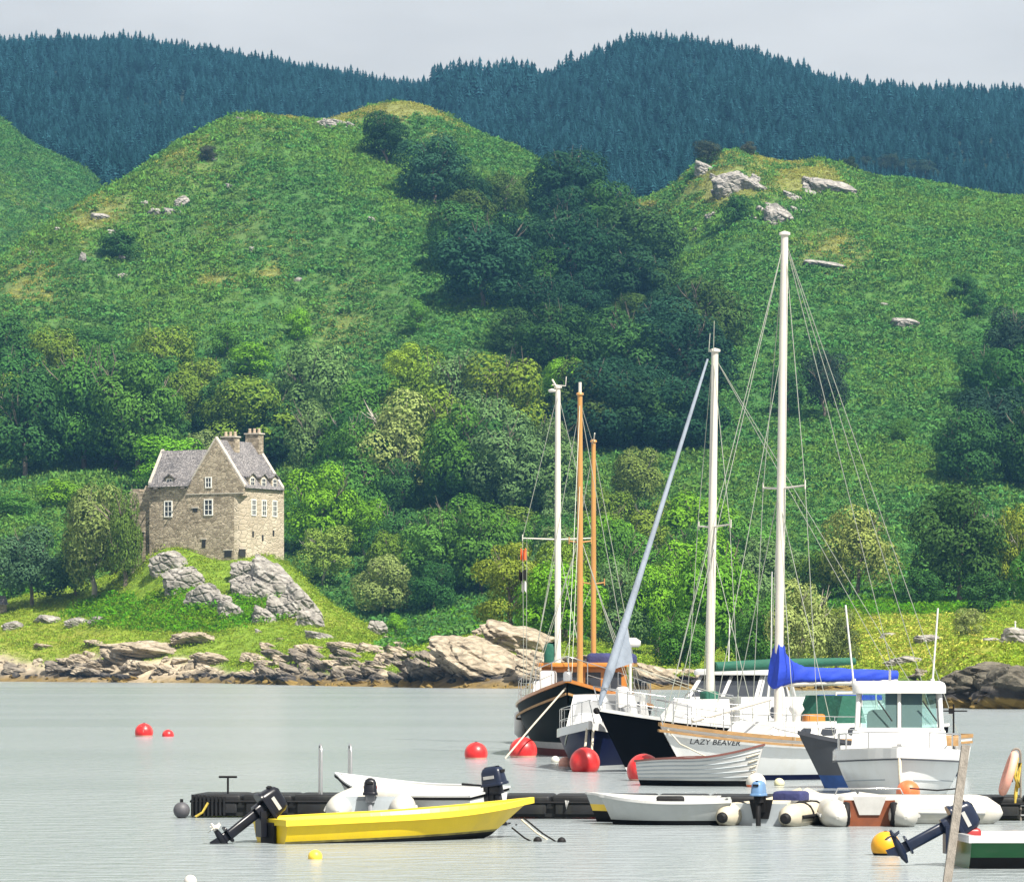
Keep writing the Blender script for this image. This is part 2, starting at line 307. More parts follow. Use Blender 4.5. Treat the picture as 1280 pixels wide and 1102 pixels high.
ad = n.nodes.new('ShaderNodeMath'); ad.operation = 'MULTIPLY_ADD'; l(h2, ad.inputs[0]); ad.inputs[1].default_value = .28; l(h1, ad.inputs[2])
am = n.nodes.new('ShaderNodeMapRange'); am.inputs[1].default_value = .4; am.inputs[2].default_value = .6; am.inputs[3].default_value = .35; am.inputs[4].default_value = 1.0; l(lo, am.inputs[0])
bp = n.nodes.new('ShaderNodeBump'); bp.inputs['Distance'].default_value = .22; l(am.outputs[0], bp.inputs['Strength']); l(ad.outputs[0], bp.inputs['Height']); l(bp.outputs[0], b.inputs['Normal'])
wm = MB().m(m)
for y0, y1, k in ((-20, 700, 1),): wm.add([(-420, y0, 0), (420, y0, 0), (420, y1, 0), (-420, y1, 0)], [(0, 1, 2, 3)], False)
tag(wm.build('water'), kind='structure')
# ------------------------------------------------------------------ vegetation
def leafmat(name, col=None, var=.35, trans=.3, objcol=True, inst=False, vr=(.8, 1.22)):
    m = bpy.data.materials.new(name); m.use_nodes = True; n = m.node_tree; l = n.links.new; n.nodes.remove(n.nodes['Principled BSDF'])
    if objcol:
        oi = n.nodes.new('ShaderNodeObjectInfo'); base = oi.outputs['Color']
    else:
        cc = n.nodes.new('ShaderNodeRGB'); cc.outputs[0].default_value = (*col, 1); base = cc.outputs[0]
    g = n.nodes.new('ShaderNodeNewGeometry')
    r = n.nodes.new('ShaderNodeMapRange'); r.inputs[3].default_value = 1 - var; r.inputs[4].default_value = 1 + var; l(g.outputs['Random Per Island'], r.inputs[0])
    mu = n.nodes.new('ShaderNodeVectorMath'); mu.operation = 'SCALE'; l(base, mu.inputs[0]); l(r.outputs[0], mu.inputs['Scale'])
    out = mu.outputs[0]
    if inst:
        o2 = n.nodes.new('ShaderNodeObjectInfo'); hs = n.nodes.new('ShaderNodeHueSaturation'); l(out, hs.inputs['Color'])
        r3 = n.nodes.new('ShaderNodeMapRange'); r3.inputs[3].default_value = vr[0]; r3.inputs[4].default_value = vr[1]; l(o2.outputs['Random'], r3.inputs[0]); l(r3.outputs[0], hs.inputs['Value'])
        r4 = n.nodes.new('ShaderNodeMapRange'); r4.inputs[3].default_value = .475; r4.inputs[4].default_value = .515; l(o2.outputs['Random'], r4.inputs[0]); l(r4.outputs[0], hs.inputs['Hue'])
        out = hs.outputs[0]
    d = n.nodes.new('ShaderNodeBsdfDiffuse'); tr = n.nodes.new('ShaderNodeBsdfTranslucent'); mi = n.nodes.new('ShaderNodeMixShader'); mi.inputs[0].default_value = trans
    l(out, d.inputs[0]); l(out, tr.inputs[0]); l(d.outputs[0], mi.inputs[1]); l(tr.outputs[0], mi.inputs[2]); l(mi.outputs[0], n.nodes['Material Output'].inputs[0])
    return m
LEAF = leafmat('leaf_foliage', None, .4, .16); BARK = M('bark', (.16, .13, .10), .9, .35, 3, .6); PALEBARK = M('pale_bark', (.36, .33, .28), .9, .3, 3, .5)
def quads_mesh(name, ctr, nrm, size, mat, asp=.6, rng=None):
    n_ = len(ctr); rng = rng or np.random.default_rng(1)
    nrm = nrm / np.maximum(1e-6, np.linalg.norm(nrm, axis=1, keepdims=True))
    rv = rng.normal(size=(n_, 3)); u = np.cross(nrm, rv); u /= np.linalg.norm(u, axis=1, keepdims=True); v = np.cross(nrm, u)
    s = size[:, None]
    pts = np.stack([ctr - u * s, ctr + v * s * asp * .8 + nrm * s * .18, ctr + u * s, ctr - v * s * asp * .8 + nrm * s * .18], 1).reshape(-1, 3)
    me = bpy.data.meshes.new(name); me.vertices.add(len(pts)); me.vertices.foreach_set('co', pts.ravel().astype(np.float32))
    me.loops.add(len(pts)); me.loops.foreach_set('vertex_index', np.arange(len(pts), dtype=np.int32))
    me.polygons.add(n_); me.polygons.foreach_set('loop_start', np.arange(0, len(pts), 4, dtype=np.int32)); me.polygons.foreach_set('loop_total', np.full(n_, 4, np.int32))
    me.update(calc_edges=True); me.materials.append(mat); return me
def crown_mesh(seed, nl=26, leaves=5200, leaf=.028, flat=1.0, bottom=-.55, layered=False, ragged=.25):
    """crown in a unit box: width 1, height 1 (z 0..1), built of leaf clumps"""
    rng = np.random.default_rng(seed); C_, N_ = [], []
    lobes = []
    k = 0
    while len(lobes) < nl and k < 400:
        k += 1
        th = rng.uniform(0, 2 * math.pi); zz = rng.uniform(bottom, .95)
        if layered: zz = round(zz * 2.5) / 2.5
        rr = math.sqrt(max(0, 1 - zz * zz)) * rng.uniform(.75, 1.0); rad = max(.10, rng.uniform(.15, .27) * (1 + ragged * rng.normal() * .5))
        p = np.array((rr * math.cos(th) * .38, rr * math.sin(th) * .38, .5 + .38 * zz))
        if all(np.linalg.norm(p - np.array(q[:3])) > .62 * (rad + q[3]) for q in lobes): lobes.append((*p, rad))
    lobes.append((0, 0, .60, .27))
    tot = sum(q[3] ** 2 for q in lobes)
    for lx, ly, lz, rad in lobes:
        k = int(leaves * rad * rad / tot)
        d = rng.normal(size=(k, 3)); d[:, 2] = d[:, 2] * .9 + .22; d /= np.linalg.norm(d, axis=1, keepdims=True)
        sub = fbm((d[:, 0] + lx * 9) * 3.2, (d[:, 2] + d[:, 1] + ly * 9) * 3.2, seed)          # smaller tufts on each clump
        rr = rad * (.72 + .48 * sub) * rng.uniform(.86, 1.04, k)
        p = d * rr[:, None] * np.array((1, 1, (.5 if layered else .8) * flat)) + np.array((lx, ly, lz))
        C_.append(p); nn = d + (p - np.array((0, 0, .45))) * .5 + np.array((0, 0, .12)) + rng.normal(size=(k, 3)) * .27; N_.append(nn)
    C_ = np.concatenate(C_); N_ = np.concatenate(N_)
    lo = C_.min(0); hi = C_.max(0); C_ = (C_ - (lo + hi) / 2 * np.array((1, 1, 0)) - np.array((0, 0, lo[2]))) / (hi - lo) 
    return quads_mesh('crown', C_, N_, leaf * rng.uniform(.55, 1.35, len(C_)), LEAF, .62, rng)
def trunk_mesh(seed, mat):
    rng = random.Random(seed); t = mb(mat)
    pts = [Vector((0, 0, -.06))]
    for k in range(1, 7): pts.append(Vector((rng.uniform(-.02, .02) * k, rng.uniform(-.02, .02) * k, .62 * k / 6)))
    t.tube(pts, [.032, .025, .021, .018, .015, .011, .006], 7)
    for k in range(9):
        i = rng.randint(2, 5); a = rng.uniform(0, 6.28); ln = rng.uniform(.22, .42); p = pts[i]
        d = Vector((math.cos(a), math.sin(a), rng.uniform(.35, 1.1))).normalized()
        q = [p, p + d * ln * .35 + Vector((0, 0, .01)), p + d * ln * .7 + Vector((rng.uniform(-.03, .03), rng.uniform(-.03, .03), .05)), p + d * ln + Vector((0, 0, .08))]
        t.tube(q, [.012, .009, .006, .003], 5)
        for j in (1, 2):
            d2 = (d + Vector((rng.uniform(-.8, .8), rng.uniform(-.8, .8), rng.uniform(0, .6)))).normalized(); t.tube([q[j], q[j] + d2 * .1, q[j] + d2 * .18 + Vector((0, 0, .03))], [.006, .004, .002], 4)
    o = t.build('trunk'); me = o.data; bpy.data.objects.remove(o); return me
CROWNS = {'round': [crown_mesh(100 + k, 20, 9500, .0215) for k in range(6)],
          'open': [crown_mesh(140 + k, 17, 7000, .0215, ragged=.6) for k in range(4)],
          'layered': [crown_mesh(180 + k, 15, 8000, .020, layered=True) for k in range(2)],
          'bush': [crown_mesh(220 + k, 12, 4200, .028, bottom=-.9) for k in range(4)]}
TRUNKS = [trunk_mesh(k, BARK) for k in range(3)]; PTRUNKS = [trunk_mesh(k + 10, PALEBARK) for k in range(3)]
_trng = random.Random(5)
def tree(name, px, py, h, w, col, kind='round', label='', group=None, cat='tree', trunk='d', gap=None, ymin=0, Y=None):
    """base seen at pixel (px, py); h, w in pixels at that distance"""
    if Y: x = (px - 640) / F * Y; g = Vector((x, Y, float(groundz(x, Y))))
    else: g = G(px, py, ymin)
    s = g.y / F; H, W = h * s, w * s
    o = empty(name, g, _trng.uniform(0, 6.28), label, cat, group)
    gp = gap if gap is not None else (.04 if kind == 'bush' else .10 if kind != 'open' else .14)
    c = bpy.data.objects.new('crown', _trng.choice(CROWNS[kind])); COL.objects.link(c); c.parent = o
    j = _trng.uniform(.88, 1.14); c.color = (col[0] * j * _trng.uniform(.92, 1.1), col[1] * j, col[2] * j * _trng.uniform(.9, 1.1), 1)
    c.location = (0, 0, H * gp); c.scale = (W * _trng.uniform(.94, 1.06), W * _trng.uniform(.9, 1.1), H * (1 - gp)); c.rotation_euler = (0, 0, _trng.uniform(0, 6.28))
    if kind != 'bush' or trunk == 'p':
        t = bpy.data.objects.new('trunk', _trng.choice(PTRUNKS if trunk == 'p' else TRUNKS)); COL.objects.link(t); t.parent = o; t.scale = (H * .9, H * .9, H * 1.1)
    else:
        t = bpy.data.objects.new('stem', _trng.choice(TRUNKS)); COL.objects.link(t); t.parent = o; t.scale = (H * .8, H * .8, H)
    return o
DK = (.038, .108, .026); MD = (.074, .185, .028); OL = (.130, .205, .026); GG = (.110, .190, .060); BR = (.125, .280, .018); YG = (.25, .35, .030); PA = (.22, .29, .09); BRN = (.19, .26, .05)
def T(*a, **k): return tree(*a, **k)
HERO = [  # px, base, h, w, colour, kind, label
 (32, 602, 140, 118, DK, 'round', 'big dark tree at the far left edge above the scrub'),
 (28, 482, 62, 90, OL, 'round', 'small olive treetop at the far left below the bracken slope'),
 (102, 462, 50, 92, DK, 'round', 'low dark spreading tree at the foot of the left hill, upper edge of the wood'),
 (105, 592, 150, 105, MD, 'round', 'mid green tree in the left wood, second from the picture edge'),
 (172, 600, 152, 115, MD, 'round', 'tall green tree in the wood above the castle\'s left wing'),
 (228, 545, 80, 66, OL, 'round', 'olive crowned tree between the tall green tree and the wide olive one'),
 (312, 590, 118, 140, OL, 'round', 'wide olive round tree rising right behind the castle chimneys'),
 (218, 622, 78, 108, BR, 'open', 'bright green sunlit tree behind the slate roof of the left wing'),
 (262, 600, 60, 70, PA, 'open', 'pale twiggy tree just left of the castle gable'),
 (392, 612, 112, 76, GG, 'open', 'grey green open tree right of the castle chimneys with bare branches'),
 (440, 620, 112, 74, DK, 'round', 'dark tree between the chimneys and the tall pale trunked trees'),
 (500, 632, 144, 110, PA, 'open', 'tall grey olive tree with pale bare trunks in the middle wood'),
 (575, 640, 138, 104, MD, 'round', 'green topped tree in the middle wood beside the tall grey olive one'),
 (640, 650, 132, 120, GG, 'round', 'broad grey green tree left of the white mast'),
 (510, 492, 64, 60, YG, 'round', 'bright yellow green tree at the foot of the bracken slope'),
 (592, 512, 40, 46, YG, 'round', 'small yellow green tree below the dark ravine wood'),
 (704, 512, 66, 76, BR, 'round', 'fresh green round tree just behind the top of the white mast'),
 (482, 206, 68, 66, (.022, .062, .022), 'round', 'lone round dark tree near the top of the left hill'),
 (372, 430, 40, 36, BR, 'bush', 'single green bush on the lower left hill slope'),
 (285, 455, 46, 46, MD, 'bush', 'dark bush on the lower slope above the wide olive tree'),
 (312, 482, 42, 62, BR, 'bush', 'pale green bush touching the top of the wide olive tree'),
 (522, 426, 44, 32, MD, 'bush', 'small upright bush at the edge of the ravine wood'),
 (402, 700, 118, 96, BR, 'round', 'sunlit green tree hard against the right wall of the castle'),
 (404, 738, 78, 80, BRN, 'open', 'brownish tree below the castle\'s right wall'),
 (478, 778, 82, 92, PA, 'round', 'pale grey green round tree right of the castle knoll'),
 (455, 700, 80, 80, BR, 'round', 'bright green tree above the pale round one right of the knoll'),
 (545, 745, 106, 96, MD, 'round', 'mid green tree in the middle of the lower wood'),
 (602, 742, 90, 84, MD, 'round', 'green tree left of the layered yellow olive tree'),
 (638, 795, 118, 100, (.19, .235, .03), 'layered', 'layered yellow olive tree behind the red pennant'),
 (640, 700, 62, 110, OL, 'open', 'olive tree with a pale forked branch above the layered tree'),
 (495, 802, 36, 30, BR, 'bush', 'small bright green bush at the foot of the grassy knoll'),
 (705, 800, 130, 96, OL, 'round', 'olive tree behind the lower part of the two masts'),
 (762, 800, 150, 100, MD, 'round', 'green tree right of the wooden masts'),
 (795, 652, 90, 86, (.14, .21, .045), 'round', 'sunlit pale green tree right of the wooden mastheads'),
 (822, 820, 120, 80, BR, 'round', 'green tree crossed by the grey furled sail'),
 (890, 840, 160, 130, (.10, .25, .022), 'round', 'bright green spreading tree behind the mast of the black hulled yacht'),
 (955, 845, 100, 80, MD, 'round', 'mid green tree behind the tallest mast'),
 (1000, 850, 128, 90, PA, 'open', 'pale grey green tree right of the tallest mast'),
 (1045, 842, 84, 64, (.12, .145, .045), 'open', 'low pale tree at the edge of the meadow above the blue sail cover'),
 (1072, 752, 122, 108, (.20, .26, .06), 'open', 'yellow olive tree standing alone at the foot of the right hill'),
 (1028, 760, 70, 70, OL, 'open', 'small olive tree left of the yellow olive one'),
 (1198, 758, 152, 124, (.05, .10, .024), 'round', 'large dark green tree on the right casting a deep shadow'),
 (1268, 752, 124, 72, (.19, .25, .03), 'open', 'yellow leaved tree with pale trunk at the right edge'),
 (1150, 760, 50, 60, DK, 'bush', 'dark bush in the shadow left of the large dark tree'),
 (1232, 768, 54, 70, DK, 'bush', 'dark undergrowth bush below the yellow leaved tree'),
 (1232, 505, 74, 84, DK, 'round', 'dark round tree high on the right slope'),
 (1240, 596, 112, 110, (.020, .050, .030), 'round', 'big blue green tree at the right edge of the slope'),
 (1288, 616, 120, 90, DK, 'round', 'dark tree cut by the right picture edge'),
 (1195, 592, 50, 50, DK, 'round', 'small dark tree left of the big blue green one'),
 (1205, 378, 34, 44, DK, 'bush', 'upper dark bush in the gully of the right hill'),
 (1222, 402, 36, 40, DK, 'bush', 'lower dark bush in the gully of the right hill'),
 (1030, 530, 88, 72, (.028, .05, .034), 'open', 'dark grey tree standing in the bracken right of the tallest mast'),
 (985, 520, 60, 54, DK, 'open', 'dark tree touching the tallest mast in the bracken'),
 (1125, 560, 34, 30, MD, 'bush', 'lone small bush in the bracken of the right slope'),
 (885, 212, 32, 40, (.05, .07, .045), 'bush', 'grey green bush on the rocky top of the right hill'),
 (935, 197, 20, 22, (.06, .065, .04), 'bush', 'tiny bush on the very summit of the right hill'),
 (920, 285, 40, 40, DK, 'bush', 'dark bush among the crags of the right hill'),
 (1210, 797, 38, 44, PA, 'bush', 'round pale bush alone in the meadow'),
 (40, 758, 104, 104, (.060, .115, .055), 'round', 'grey green tree at the left edge above the meadow'),
 (118, 750, 150, 104, (.15, .215, .06), 'round', 'tall pale olive tree standing left of the castle'),
 (156, 740, 122, 50, (.10, .165, .03), 'round', 'leafy tree partly covering the castle\'s left wall'),
 (95, 745, 70, 60, GG, 'bush', 'low grey bush between the two trees left of the castle'),
 (72, 640, 38, 66, BR, 'bush', 'rounded green shrub at the top of the scrub slope'),
 (20, 650, 30, 60, MD, 'bush', 'dark shrub at the left edge of the scrub slope'),
 (1292, 770, 96, 70, MD, 'round', 'rounded green tree at the right edge above the meadow'),
 (1238, 752, 92, 66, DK, 'round', 'dark green tree between the large dark tree and the yellow leaved one'),
 (150, 330, 40, 60, DK, 'bush', 'dark thicket on the left skyline ridge'),
 (260, 205, 20, 26, (.05, .06, .04), 'bush', 'small bush beyond the left ridge'),
]
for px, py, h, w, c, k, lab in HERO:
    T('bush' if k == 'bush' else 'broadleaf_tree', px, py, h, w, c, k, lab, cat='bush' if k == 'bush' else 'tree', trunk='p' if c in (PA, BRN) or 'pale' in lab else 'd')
def inpoly(x, y, pl):
    r_ = False; j = len(pl) - 1
    for i in range(len(pl)):
        if (pl[i][1] > y) != (pl[j][1] > y) and x < (pl[j][0] - pl[i][0]) * (y - pl[i][1]) / (pl[j][1] - pl[i][1]) + pl[i][0]: r_ = not r_
        j = i
    return r_
def wood(poly, gapx, gapy, hpx, wpx, cols, label, group, seed, avoid=(), kinds=('round', 'round', 'open'), ymin=0):
    rg = random.Random(seed); xs = [p[0] for p in poly]; ys = [p[1] for p in poly]; y = min(ys); k = 0
    while y < max(ys):
        x = min(xs) + rg.uniform(0, gapx) + (k % 2) * gapx / 2
        while x < max(xs):
            qx, qy = x + rg.uniform(-.25, .25) * gapx, y + rg.uniform(-.3, .3) * gapy
            if inpoly(qx, qy, poly) and not any(abs(qx - a) < ax and abs(qy - b) < ay for a, b, ax, ay in avoid):
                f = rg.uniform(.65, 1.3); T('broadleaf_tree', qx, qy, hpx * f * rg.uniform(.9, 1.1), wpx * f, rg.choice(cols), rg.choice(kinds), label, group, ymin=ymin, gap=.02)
            x += gapx
        y += gapy; k += 1
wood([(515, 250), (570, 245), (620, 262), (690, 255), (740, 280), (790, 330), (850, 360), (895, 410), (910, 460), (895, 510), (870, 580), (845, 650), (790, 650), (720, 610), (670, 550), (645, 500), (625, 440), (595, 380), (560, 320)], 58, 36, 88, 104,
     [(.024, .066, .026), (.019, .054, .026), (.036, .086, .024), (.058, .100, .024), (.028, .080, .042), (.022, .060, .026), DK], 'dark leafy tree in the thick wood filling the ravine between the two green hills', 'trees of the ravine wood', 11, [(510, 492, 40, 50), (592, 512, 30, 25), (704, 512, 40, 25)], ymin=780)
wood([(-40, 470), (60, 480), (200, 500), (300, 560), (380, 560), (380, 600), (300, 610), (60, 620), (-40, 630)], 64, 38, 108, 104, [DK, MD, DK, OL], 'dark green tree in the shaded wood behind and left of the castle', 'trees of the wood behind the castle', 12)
wood([(370, 560), (470, 540), (560, 540), (640, 560), (700, 600), (700, 660), (600, 660), (480, 650), (400, 640)], 60, 34, 104, 98, [DK, MD, GG, OL], 'dark green tree in the middle wood right of the castle', 'trees of the middle wood', 13)
wood([(420, 680), (560, 690), (700, 700), (860, 690), (1000, 740), (1040, 800), (1000, 846), (860, 842), (720, 812), (600, 780), (520, 770), (430, 740)], 54, 32, 92, 92, [MD, BR, MD, OL, GG, DK], 'leafy green tree in the lower wood behind the moored boats', 'trees of the lower wood', 14, [(640, 795, 50, 40), (1072, 752, 60, 60)])
wood([(1190, 470), (1290, 440), (1340, 440), (1340, 640), (1260, 640), (1200, 620)], 54, 40, 84, 74, [DK, (.022, .05, .028)], 'dark tree in the wood on the upper right slope', 'trees of the right edge wood', 15)
wood([(1040, 205), (1100, 215), (1170, 225), (1170, 235), (1040, 222)], 24, 10, 24, 30, [(.03, .05, .03)], 'dark broadleaf tree beyond the crest of the right hill', 'trees beyond the right crest', 16, ymin=1075)
# ---- stuff: geometry-node scatters
def scatter(name, pts, scl, protos, seed, kind='stuff', tilt=.15):
    me = bpy.data.meshes.new(name); me.vertices.add(len(pts)); me.vertices.foreach_set('co', np.asarray(pts, np.float32).ravel()); me.update()
    rng = np.random.default_rng(seed); k = len(pts)
    a = me.attributes.new('scl', 'FLOAT_VECTOR', 'POINT'); s = np.asarray(scl, np.float32); s = s if s.ndim == 2 else np.stack([s * rng.uniform(.8, 1.2, k), s * rng.uniform(.8, 1.2, k), s], 1); a.data.foreach_set('vector', s.ravel().astype(np.float32))
    a = me.attributes.new('rot', 'FLOAT_VECTOR', 'POINT'); a.data.foreach_set('vector', np.stack([rng.normal(size=k) * tilt, rng.normal(size=k) * tilt, rng.uniform(0, 6.28, k)], 1).ravel().astype(np.float32))
    a = me.attributes.new('idx', 'INT', 'POINT'); a.data.foreach_set('value', rng.integers(0, len(protos), k).astype(np.int32))
    o = bpy.data.objects.new(name, me); COL.objects.link(o); tag(o, kind=kind)
    ng = bpy.data.node_groups.new(name + '_scatter', 'GeometryNodeTree'); ng.interface.new_socket('Geometry', in_out='INPUT', socket_type='NodeSocketGeometry'); ng.interface.new_socket('Geometry', in_out='OUTPUT', socket_type='NodeSocketGeometry')
    N = ng.nodes.new; l = ng.links.new; gi = N('NodeGroupInput'); go = N('NodeGroupOutput'); ip = N('GeometryNodeInstanceOnPoints'); ip.inputs['Pick Instance'].default_value = True
    gg = N('GeometryNodeGeometryToInstance')
    for p in reversed(protos):
        oi = N('GeometryNodeObjectInfo'); oi.inputs['Object'].default_value = p; l(oi.outputs['Geometry'], gg.inputs[0])
    def at(nm, ty):
        q = N('GeometryNodeInputNamedAttribute'); q.data_type = ty; q.inputs['Name'].default_value = nm; return q.outputs['Attribute']
    l(gi.outputs[0], ip.inputs['Points']); l(gg.outputs[0], ip.inputs['Instance']); l(at('scl', 'FLOAT_VECTOR'), ip.inputs['Scale']); l(at('rot', 'FLOAT_VECTOR'), ip.inputs['Rotation']); l(at('idx', 'INT'), ip.inputs['Instance Index']); l(ip.outputs[0], go.inputs[0])
    md = o.modifiers.new('scatter', 'NODES'); md.node_group = ng; return o
def proto(name, me): return bpy.data.objects.new(name, me)      # never linked: only its mesh is scattered
def tuft_mesh(seed, nb, spread, hgt, wid, mat, up=.5):
    rng = np.random.default_rng(seed); c = rng.normal(size=(nb, 3)) * np.array((spread, spread, .18 * hgt)) ; c[:, 2] = np.abs(c[:, 2]) + hgt * rng.uniform(.15, .8, nb) * np.exp(-(c[:, 0] ** 2 + c[:, 1] ** 2) / (2.5 * spread ** 2))
    nn = rng.normal(size=(nb, 3)) * .6 + np.array((0, 0, up)) + c * np.array((.6, .6, 0)); return quads_mesh('tuft', c, nn, wid * rng.uniform(.6, 1.3, nb), mat, .5, rng)
BRK = leafmat('bracken_fronds', (.070, .180, .042), .2, .2, False, True); GRS = leafmat('meadow_grass', (.20, .29, .03), .3, .25, False, True); LSH = leafmat('bramble_leaves', (.085, .23, .008), .35, .3, False, True)
DRYM = leafmat('dry_grass', (.26, .27, .055), .3, .2, False, True)
br = [proto('bracken_tuft', tuft_mesh(300 + k, 22, .55, .9, .30, BRK)) for k in range(4)]
brl = [proto('bright_bracken_tuft', tuft_mesh(310 + k, 22, .55, .9, .30, leafmat('bright_bracken_fronds%d' % k, (.108, .225, .040), .2, .2, False, True))) for k in range(3)]
gr = [proto('grass_tuft', tuft_mesh(320 + k, 16, .45, .30, .16, GRS, .7)) for k in range(3)]
ls = [proto('bramble_tuft', tuft_mesh(340 + k, 26, .6, .9, .2, LSH)) for k in range(3)]
hy = [proto('hay_tuft', tuft_mesh(380 + k, 16, .6, .28, .2, leafmat('hay_grass%d' % k, (.40, .41, .07), .25, .2, False, True), .9)) for k in range(2)]
dg = [proto('dry_tuft', tuft_mesh(360 + k, 18, .6, .5, .22, DRYM, .2)) for k in range(3)]
_r = np.random.default_rng(77)
def samples(n_, y0, y1, x0=-200, x1=1600):
    Y = np.sqrt(_r.uniform(y0 ** 2, y1 ** 2, n_)); px = _r.uniform(x0, x1, n_); x = (px - 640) / F * Y; return px, Y, x, groundz(x, Y)
def pick(arr, px, Y): return _bil(arr, px, Y)
px, Y, x, z = samples(200000, 640, 1420)
row = HORIZON - (z - CAMZ) * F / Y; dv = pick(dryg, px, Y); nn = fbm(x / 9, Y / 9, 71)
vis = pick(np.minimum.accumulate(np.where(GY >= shoreY(GPX), GROW, 2000), 0), px, Y) >= row - 9           # only where the photo can see the slope
ok = vis & (dv < .45 + .5 * (_r.random(len(px)) - .5)) & ~((Y > 1340) & (px > 130))
lum = fbm(x / 26 + 4, Y / 40, 171) + .10 * _r.normal(size=len(px))
for nm_, o_, pr_ in (('bracken', ok & (lum <= .53), br), ('bright_bracken', ok & (lum > .53), brl)): scatter(nm_, np.stack([x, Y, z - .1], 1)[o_], (.7 + 1.1 * nn[o_]) * _r.uniform(.6, 1.4, o_.sum()), pr_, 1)
ok2 = vis & (dv > .1 + .5 * _r.random(len(px))) & (Y < 1250)
scatter('dry_grass', np.stack([x, Y, z], 1)[ok2], _r.uniform(.6, 1.3, ok2.sum()), dg, 2)
px, Y, x, z = samples(120000, 240, 660); md_ = pick(mead2 * (1 - rk), px, Y); lu = pick(lush, px, Y); nn = fbm(x / 7, Y / 7, 91)
vis = pick(np.minimum.accumulate(np.where(GY >= shoreY(GPX), GROW, 2000), 0), px, Y) >= HORIZON - (z - CAMZ) * F / Y - 14
ok = (md_ > .5) & vis & (z > 1)
scatter('grass', np.stack([x, Y, z], 1)[ok], _r.uniform(.6, 1.3, ok.sum()) * (.6 + .8 * nn[ok]), gr, 3)
ok = (lu * (.5 + nn) > .42) & vis & (z > 2) & (_r.random(len(px)) < .6)
dm = (pick(np.clip(yel, 0, 1), px, Y) > .38 + .6 * _r.random(len(px))) & (px > 900) & (md_ > .5) & vis & (z > 1)
scatter('dry_meadow_grass', np.stack([x, Y, z], 1)[dm], _r.uniform(.6, 1.1, dm.sum()), hy, 14)
scatter('brambles', np.stack([x, Y, z], 1)[ok], _r.uniform(.7, 1.6, ok.sum()), ls, 4)
scr = (((px < 110) & (Y > 640)) | ((px > 480) & (px < 720) & (Y > 500)) | ((px > 1040) & (Y > 590))) & vis & (z > 2) & (_r.random(len(px)) < .8)
scatter('scrub', np.stack([x, Y, z], 1)[scr], _r.uniform(.8, 1.7, scr.sum()), br + ls, 5)
# ---- conifers
CON = leafmat('conifer_needles', (.011, .040, .045), .45, .12, False, True, (.45, 1.75))
def conifer_mesh(seed, mat):
    rng = random.Random(seed); q = mb(mat); nt_ = 9
    for k in range(nt_):
        z0 = .06 + .9 * k / nt_; r_ = .40 * (1 - k / nt_) ** .85 + .012; a0 = rng.uniform(0, 6)
        for j in range(8 if k < 6 else 6):
            a = a0 + j * 6.283 / (8 if k < 6 else 6) + rng.uniform(-.2, .2); rr = r_ * rng.uniform(.7, 1.15); w_ = .42
            q.add([(0, 0, z0 + .13), (rr * .6 * math.cos(a - w_), rr * .6 * math.sin(a - w_), z0 + .02), (rr * math.cos(a), rr * math.sin(a), z0 - .03 + rng.uniform(-.01, .02)), (rr * .6 * math.cos(a + w_), rr * .6 * math.sin(a + w_), z0 + .02)], [(0, 1, 2, 3)], False)
    q.tube([(0, 0, .0), (0, 0, 1.02)], [.012, .002], 4)
    o = q.build('crown'); me = o.data; bpy.data.objects.remove(o); return me
CM = [conifer_mesh(k, CON) for k in range(6)]
px, Y, x, z = samples(24000, 1330, 2260, -80, 1360)
row = HORIZON - (z - CAMZ) * F / Y
nn = fbm(x / 30, Y / 30, 13); con = (pick(np.where(GPX < 120, sm(GY, 1430, 1480), sm(GY, 1335, 1360)), px, Y) > _r.random(len(px)) * .9)
hh = (6.9 + 6 * (nn - .4) + _r.normal(size=len(px)) * 1.4); hh = np.clip(hh, 3, 14)
hh *= np.where((px > 540) & (px < 670) & (Y > 1850), 1.55, 1); hh *= np.where((px > 1060) & (row > 170), .75, 1)
vis = pick(np.minimum.accumulate(GROW, 0), px, Y) >= row - 10
ok = con & vis; px, Y, x, z, row, hh = (q[ok] for q in (px, Y, x, z, row, hh))
top = row - hh * F / Y
best = {}
for i in range(len(px)):
    if -2 <= px[i] <= 1282:
        b_ = int(px[i] // 4.27)
        if b_ not in best or top[i] < top[best[b_]]: best[b_] = i
sel = set(best.values()); rest = np.array([i for i in range(len(px)) if i not in sel])
scatter('conifer_forest', np.stack([x, Y, z - .2], 1)[rest], hh[rest], [proto('conifer', m_) for m_ in CM], 6, tilt=.03)
for i in sorted(sel):
    o = bpy.data.objects.new('conifer_tree', _trng.choice(CM)); COL.objects.link(o); o.location = (x[i], Y[i], z[i] - .2); o.scale = (hh[i] * 1.05, hh[i] * 1.05, hh[i] * 1.1); o.rotation_euler = (0, 0, _trng.uniform(0, 6.28))
    lab = 'dark conifer on the long left skyline ridge' if px[i] < 540 else 'taller conifer in the dip of the skyline between both forested ridges' if px[i] < 670 else 'dark conifer along the top of the domed forest hill' if px[i] < 1040 else 'dark conifer on the level right hand skyline'
    tag(o, lab, 'tree', 'conifers on the left ridge' if px[i] < 540 else 'conifers in the skyline dip' if px[i] < 670 else 'conifers on the domed hill' if px[i] < 1040 else 'conifers on the right skyline')
